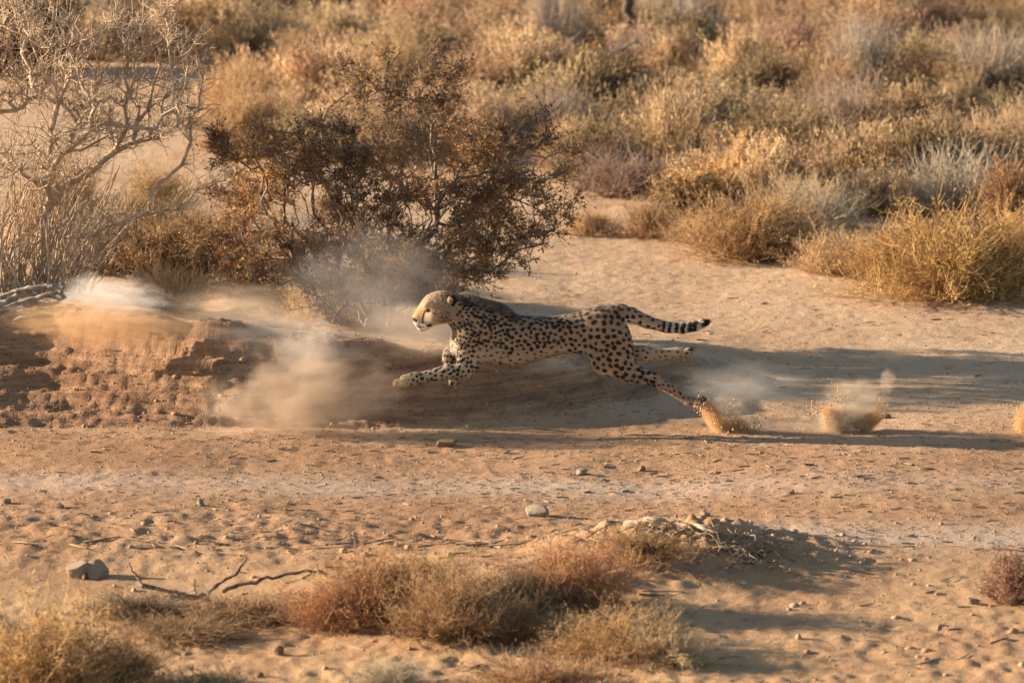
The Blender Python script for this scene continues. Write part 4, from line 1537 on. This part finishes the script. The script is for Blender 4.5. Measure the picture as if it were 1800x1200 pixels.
# --- fur: thin slivers lying along the coat, longer on the mane, breast, belly and tail tip
nf = 110000
fi = rs.randint(0, len(u), nf)
flow = np.tile(np.array([1.0, .25, 0]), (nf, 1))
leg = (v[fi] > 645)
flow[(u[fi] < 820) & leg] = (-1, .2, 0)
flow[fore[fi]] = (-.6, .7, 0)
flow[is_head[fi]] = (.9, .35, 0)
flow += rs.normal(0, .22, (nf, 3))
nrm = CN[fi]
tan_ = unit(flow - nrm * (flow * nrm).sum(1, keepdims=True))
ln = np.full(nf, 3.8)
lift = np.full(nf, .34)
mm = (u[fi] > 806) & (u[fi] < 908) & (v[fi] - spine[fi] < 16)
ln[mm] = 7.5
lift[mm] = .5
mm = (frac[fi] > .9) & torso[fi] & (u[fi] > 835) & (u[fi] < 1000)
ln[mm] = 6
lift[mm] = .5
mm = is_tail[fi] & (u[fi] > 1228)
ln[mm] = 8
lift[mm] = .25
mm = (u[fi] < 806) & (v[fi] > 566) & (v[fi] < 625)
ln[mm] = 5.5
lift[mm] = .5
mm = is_head[fi] & (u[fi] < 772)
ln[mm] = 1.6
ln *= rs.uniform(.6, 1.3, nf)
b0 = CV[fi] - nrm * .5
tipp = b0 + unit(tan_ + nrm * lift[:, None]) * ln[:, None] + rs.normal(0, .3, (nf, 3))
wd = unit(np.cross(nrm, tan_)) * .36
FVv = np.stack([b0 + wd, b0 - wd, tipp], 1).reshape(-1, 3)
f_me = mk_mesh('fur', to_world(FVv) - ch_org, np.arange(nf * 3).reshape(-1, 3), [M_COAT], smooth=False)
coat_attrs(f_me, np.repeat(coat[fi] * rs.uniform(.75, 1.25, nf)[:, None], 3, 0), np.repeat(spot[fi], 3))
link('fur', f_me, cheetah)
sel = np.nonzero((u > 800) & (u < 904) & (v - spine < 14 * rs.rand(len(u))))[0]
nm_ = 4200
mi = sel[rs.randint(0, len(sel), nm_)]
n_ = CN[mi]
fl = np.tile(np.array([1.0, .1, 0]), (nm_, 1)) + rs.normal(0, .35, (nm_, 3))
b0 = CV[mi] - n_ * .5
ml = rs.uniform(3.5, 9.5, nm_)[:, None] * sstep(792, 815, u[mi])[:, None] ** .5
m1_ = b0 + unit(fl + n_ * .9) * ml * .5
tp = m1_ + unit(fl + n_ * .35) * ml * .5
wd = unit(np.cross(n_, fl)) * .42
MV = np.stack([b0 + wd, b0 - wd, m1_ - wd * .7, m1_ + wd * .7, tp], 1).reshape(-1, 3)
mq = (np.array([[0, 1, 2, 3]])[None] + (np.arange(nm_) * 5)[:, None, None]).reshape(-1, 4)
mt = (np.array([[3, 2, 4]])[None] + (np.arange(nm_) * 5)[:, None, None]).reshape(-1, 3)
m_me = mk_mesh('mane', to_world(MV) - ch_org, [mq, mt], [M_COAT], smooth=False)
mc_ = np.where((fbm(u[mi] * .22, v[mi] * .2 + w[mi] * .2, 2) + rs.normal(0, .3, nm_) > -.2)[:, None], np.array([.29, .20, .125]), np.array([.05, .036, .027]))
coat_attrs(m_me, np.repeat(mc_, 5, 0), np.full(nm_ * 5, 4.0))
link('mane', m_me, cheetah)


def simple_mat(name, col, rough=.4, spec=.5):
    m, nt, out = new_mat(name)
    b = nd(nt, 'ShaderNodeBsdfPrincipled')
    tc = nd(nt, 'ShaderNodeTexCoord')
    n = noise(nt, 90, 3, .5, tc.outputs['Object'])
    c = mixc(nt, n.outputs[0], tuple(x * .8 for x in col), tuple(min(1, x * 1.2) for x in col))
    nt.links.new(c, b.inputs['Base Color'])
    b.inputs['Roughness'].default_value = rough
    b.inputs['Specular IOR Level'].default_value = spec
    nt.links.new(b.outputs[0], out.inputs[0])
    return m


# eyes, set in the skin on both sides of the head, and whiskers
import bmesh
M_EYE = simple_mat('amber_eye', (.10, .045, .012), .08, .6)
for s_ in (-1, 1):
    sel = np.nonzero((np.hypot(u - 751, v - 543.2) < 2.2) & (w * s_ > 4))[0]
    wv = np.median(w[sel])
    bm = bmesh.new()
    bmesh.ops.create_uvsphere(bm, u_segments=20, v_segments=12, radius=3.6 / SC)
    me = bpy.data.meshes.new('eye')
    bm.to_mesh(me)
    bm.free()
    me.polygons.foreach_set('use_smooth', np.ones(len(me.polygons), bool))
    me.materials.append(M_EYE)
    p = to_world(np.array([[751.2, 543.4, wv - s_ * 1.6]]))[0]
    link('eye', me, cheetah, p - ch_org)
wp = []
for s_ in (-1, 1):
    for i in range(6):
        a0 = np.array([738 + rs.uniform(-3, 7), 567.5 + rs.uniform(-4, 4), 11.5 * s_])
        d_ = np.array([rs.uniform(.5, 1.1), rs.uniform(-.1, .5), .9 * s_])
        L_ = rs.uniform(12, 22)
        wp.append([a0 + d_ * L_ * t + np.array([0, 4, 0]) * t * t for t in (0, .33, .66, 1)])
WP = to_world(np.array(wp).reshape(-1, 3)).reshape(-1, 4, 3)
Vt, Ft = tubes(WP - ch_org, np.tile(np.array([.00035, .0003, .00025, .0002]), (len(WP), 1)), 3, 2)
link('whiskers', mk_mesh('whiskers', Vt, Ft, [simple_mat('whisker', (.75, .7, .62))]), cheetah)

# ------------------------------------------------------------------ flying dust
def dust_material(name, col, dens, nscale, stretch, seed, bite=1.2, aniso=.25):
    m, nt, out = new_mat(name)
    L = nt.links
    tc = nd(nt, 'ShaderNodeTexCoord')
    ln = nd(nt, 'ShaderNodeVectorMath', operation='LENGTH')
    L.new(tc.outputs['Object'], ln.inputs[0])
    mp = nd(nt, 'ShaderNodeMapping')
    mp.inputs['Scale'].default_value = stretch
    mp.inputs['Location'].default_value = (seed * 3.7, seed * 1.3, seed * 2.1)
    L.new(tc.outputs['Object'], mp.inputs[0])
    n = noise(nt, nscale, 5, .6, mp.outputs[0])
    n.inputs['Distortion'].default_value = .6
    a = nd(nt, 'ShaderNodeMath', operation='SUBTRACT')
    a.inputs[0].default_value = 1.0
    L.new(ln.outputs['Value'], a.inputs[1])
    s = nd(nt, 'ShaderNodeMath', operation='SUBTRACT')
    L.new(n.outputs[0], s.inputs[0])
    s.inputs[1].default_value = .5
    ma = nd(nt, 'ShaderNodeMath', operation='MULTIPLY_ADD')
    L.new(s.outputs[0], ma.inputs[0])
    ma.inputs[1].default_value = bite * 2
    L.new(a.outputs[0], ma.inputs[2])
    mr = nd(nt, 'ShaderNodeMapRange', interpolation_type='SMOOTHSTEP')
    mr.inputs['From Min'].default_value = .05
    mr.inputs['From Max'].default_value = .95
    L.new(ma.outputs[0], mr.inputs[0])
    ed = nd(nt, 'ShaderNodeMapRange', interpolation_type='SMOOTHSTEP')
    ed.inputs['From Min'].default_value = 0
    ed.inputs['From Max'].default_value = .45
    L.new(a.outputs[0], ed.inputs[0])
    mu = nd(nt, 'ShaderNodeMath', operation='MULTIPLY')
    L.new(mr.outputs[0], mu.inputs[0])
    L.new(ed.outputs[0], mu.inputs[1])
    mu2 = nd(nt, 'ShaderNodeMath', operation='MULTIPLY')
    L.new(mu.outputs[0], mu2.inputs[0])
    mu2.inputs[1].default_value = dens
    v = nd(nt, 'ShaderNodeVolumePrincipled')
    v.inputs['Color'].default_value = (*col, 1)
    v.inputs['Anisotropy'].default_value = aniso
    L.new(mu2.outputs[0], v.inputs['Density'])
    L.new(v.outputs[0], out.inputs['Volume'])
    return m


def ball():
    bm = bmesh.new()
    bmesh.ops.create_icosphere(bm, subdivisions=3, radius=1.0)
    me = bpy.data.meshes.new('dust')
    bm.to_mesh(me)
    bm.free()
    return me


_ds = [0]


def dust(px, py, Y, rx, ry, dep, dens, col, label, nscale=2.2, roll=0.0, bite=1.0, stretch=(1, 1, 1), parent=None, aniso=.25):
    _ds[0] += 1
    p = at(px, py, Y)
    s = np.linalg.norm(p - CAM) / FPX
    me = ball()
    me.materials.append(dust_material('dust_%d' % _ds[0], col, dens, nscale, stretch, _ds[0], bite, aniso))
    o = link('dust_cloud' if parent is None else 'dust_plume', me, None, p, (0, math.radians(roll), 0), (rx * s, dep, ry * s))
    if parent is None:
        tag(o, label, 'dust', kind='stuff')
    else:
        o.parent = parent
        o.location = p - np.array(parent.location)
    return o


PALE = (.80, .71, .62)
FLY = (.78, .51, .27)
SAND = (.80, .64, .48)
OCHRE = (.78, .52, .29)
dust(195, 525, 1.3, 140, 50, .5, 2.6, (.84, .77, .70), 'white puff of dust beside the grey root on the bank', 2.8, 6, bite=1.7)
dust(185, 572, .62, 230, 55, .3, 4.5, OCHRE, 'orange brown dust rolling over the left end of the bank', 2.8, 4, bite=1.5)
dust(520, 600, .95, 260, 60, .55, 1.0, (.66, .58, .51), 'thin grey dust along the bank crest, standing in for its blue grey shading', 2.2, 8, bite=1.2)  # thin dust volume that puts in the dark blue grey shading along the ridge
dust(528, 705, .12, 215, 120, .32, 4.6, (.74, .58, .43), 'large tan dust cloud in front of the bank left of the cheetah', 2.6, -6, bite=1.9)
dust(430, 768, -.02, 240, 22, .30, 3.0, SAND, 'low dust sheet on the sand under the large cloud', 2.8, 0, bite=1.6)
dust(1400, 752, .25, 190, 26, .18, 2.2, SAND, 'low veil of dust on the sand between the two sand bursts', 3.0, 0, bite=1.8)
dust(535, 630, .35, 75, 120, .30, 2.6, (.70, .60, .51), 'upright wisp of dust rising over the bank crest', 2.6, 10, bite=1.8)
dust(650, 500, 2.2, 210, 140, .8, .75, PALE, 'soft dust haze hanging under the thorn bush', 2.0, 0, bite=1.0)
dust(740, 580, 1.0, 150, 75, .5, 1.2, SAND, 'tan dust around the head and chest of the cheetah, behind it', 2.0, 0, bite=.9)
dust(430, 545, 1.7, 190, 60, .6, 1.0, SAND, 'faint dust between the low shrubs and the bank crest', 2.2, 6, bite=1.2)
dust(970, 640, 1.2, 110, 28, .4, .8, (.72, .64, .56), 'pale dust under the belly of the cheetah', 2.0, 8, bite=.9)
dust(1310, 672, 1.3, 170, 48, .6, 1.0, PALE, 'thin bluish dust drifting behind the hind paw', 2.0, 0, bite=1.2)


def spray(name, jets, label, n, rs, parent_loc, plumes):
    """a burst of sand: flying grains and clods plus dense dust plumes"""
    root = link(name, None, None, parent_loc)
    tag(root, label, 'dust')
    P, Z = [], []
    for (pts, spread, cnt_) in jets:
        pts = np.array(pts, float)
        t = rs.rand(cnt_) ** .8 * (len(pts) - 1)
        i = np.minimum(t.astype(int), len(pts) - 2)
        f = (t - i)[:, None]
        q = pts[i] * (1 - f) + pts[i + 1] * f
        sp = spread * (.35 + .8 * t / (len(pts) - 1))[:, None]
        q = q + rs.normal(0, 1, q.shape) * sp
        yy = CH_Y - .05 + rs.normal(0, .05, cnt_)
        P.append(np.array([at(a, b, c) for (a, b), c in zip(q, yy)]))
    P = np.concatenate(P)
    n = len(P)
    sz = .0015 + .006 * rs.rand(n) ** 6
    O = octa[None] * (sz[:, None, None] * rs.uniform(.6, 1.4, (n, 6, 3)))
    V = (O + P[:, None, :]).reshape(-1, 3) - np.array(parent_loc)
    F = (of[None] + (np.arange(n) * 6)[:, None, None]).reshape(-1, 3)
    g = link('grains', mk_mesh('grains', V, F, [bark_material('flying_sand', (.46, .28, .13), (.66, .45, .24), 5)], smooth=False), root)
    g['kind'] = 'stuff'
    for pl in plumes:
        dust(*pl[:8], None, parent=root, **pl[8])


rs = np.random.RandomState(61)
gA = ground_at(1292, 772)
yA = CH_Y - .05
spray('sand_burst', [([(1292, 772), (1262, 748), (1240, 718), (1232, 700)], 7, 1500), ([(1300, 772), (1298, 750), (1280, 722)], 8, 900), ([(1310, 772), (1322, 756), (1330, 740)], 8, 500)],
      'burst of orange sand thrown up right behind the hind paw', 0, rs, gA,
      [(1260, 740, yA, 24, 56, .10, 60, FLY, dict(roll=-32, bite=.9, nscale=1.6)), (1298, 756, yA, 36, 26, .12, 60, FLY, dict(roll=10, bite=1.1, nscale=1.6)), (1278, 722, yA, 50, 40, .15, 7, SAND, dict(roll=0, bite=1.6, nscale=2.6))])
gB = ground_at(1492, 768)
spray('sand_burst', [([(1492, 768), (1462, 745), (1446, 728), (1430, 712)], 8, 700), ([(1495, 768), (1520, 748), (1543, 728), (1556, 706)], 6, 900), ([(1492, 768), (1490, 740), (1476, 705), (1480, 688)], 10, 500)],
      'wide bowl shaped burst of sand right of the first one', 0, rs, gB,
      [(1466, 742, yA, 24, 46, .12, 60, FLY, dict(roll=-36, bite=1.2, nscale=1.8)), (1526, 744, yA, 22, 48, .12, 60, FLY, dict(roll=46, bite=1.2, nscale=1.8)), (1486, 742, yA, 66, 40, .16, 30, SAND, dict(bite=1.2, nscale=1.8)),
       (1500, 705, yA, 85, 52, .2, 5, SAND, dict(bite=1.8, nscale=2.8)), (1558, 672, yA, 22, 34, .1, 4, SAND, dict(bite=1.8, nscale=2.2, roll=8))])
gC = ground_at(1802, 760)
spray('sand_burst', [([(1802, 762), (1795, 745), (1790, 715)], 9, 700)], 'burst of sand cut by the right edge', 0, rs, gC,
      [(1802, 738, yA, 28, 42, .11, 32, FLY, dict(bite=1.0, nscale=1.6))])
# grains and small clods in the air under and behind the running animal
n = 520
q = np.stack([rs.uniform(420, 1420, n), rs.uniform(520, 760, n)], 1)
yy = CH_Y + rs.normal(0, .3, n)
P = np.array([at(a, b, c) for (a, b), c in zip(q, yy)])
ok = P[:, 2] > height(P[:, 0], P[:, 1]) + .01
P = P[ok]
n = len(P)
sz = .0012 + .0028 * rs.rand(n) ** 3
V = (octa[None] * (sz[:, None, None] * rs.uniform(.6, 1.4, (n, 6, 3))) + P[:, None, :]).reshape(-1, 3)
F = (of[None] + (np.arange(n) * 6)[:, None, None]).reshape(-1, 3)
tag(link('airborne_grit', mk_mesh('airborne_grit', V, F, [M_STONE], smooth=False)), 'specks of grit hanging in the air round the cheetah', 'grit', kind='stuff')
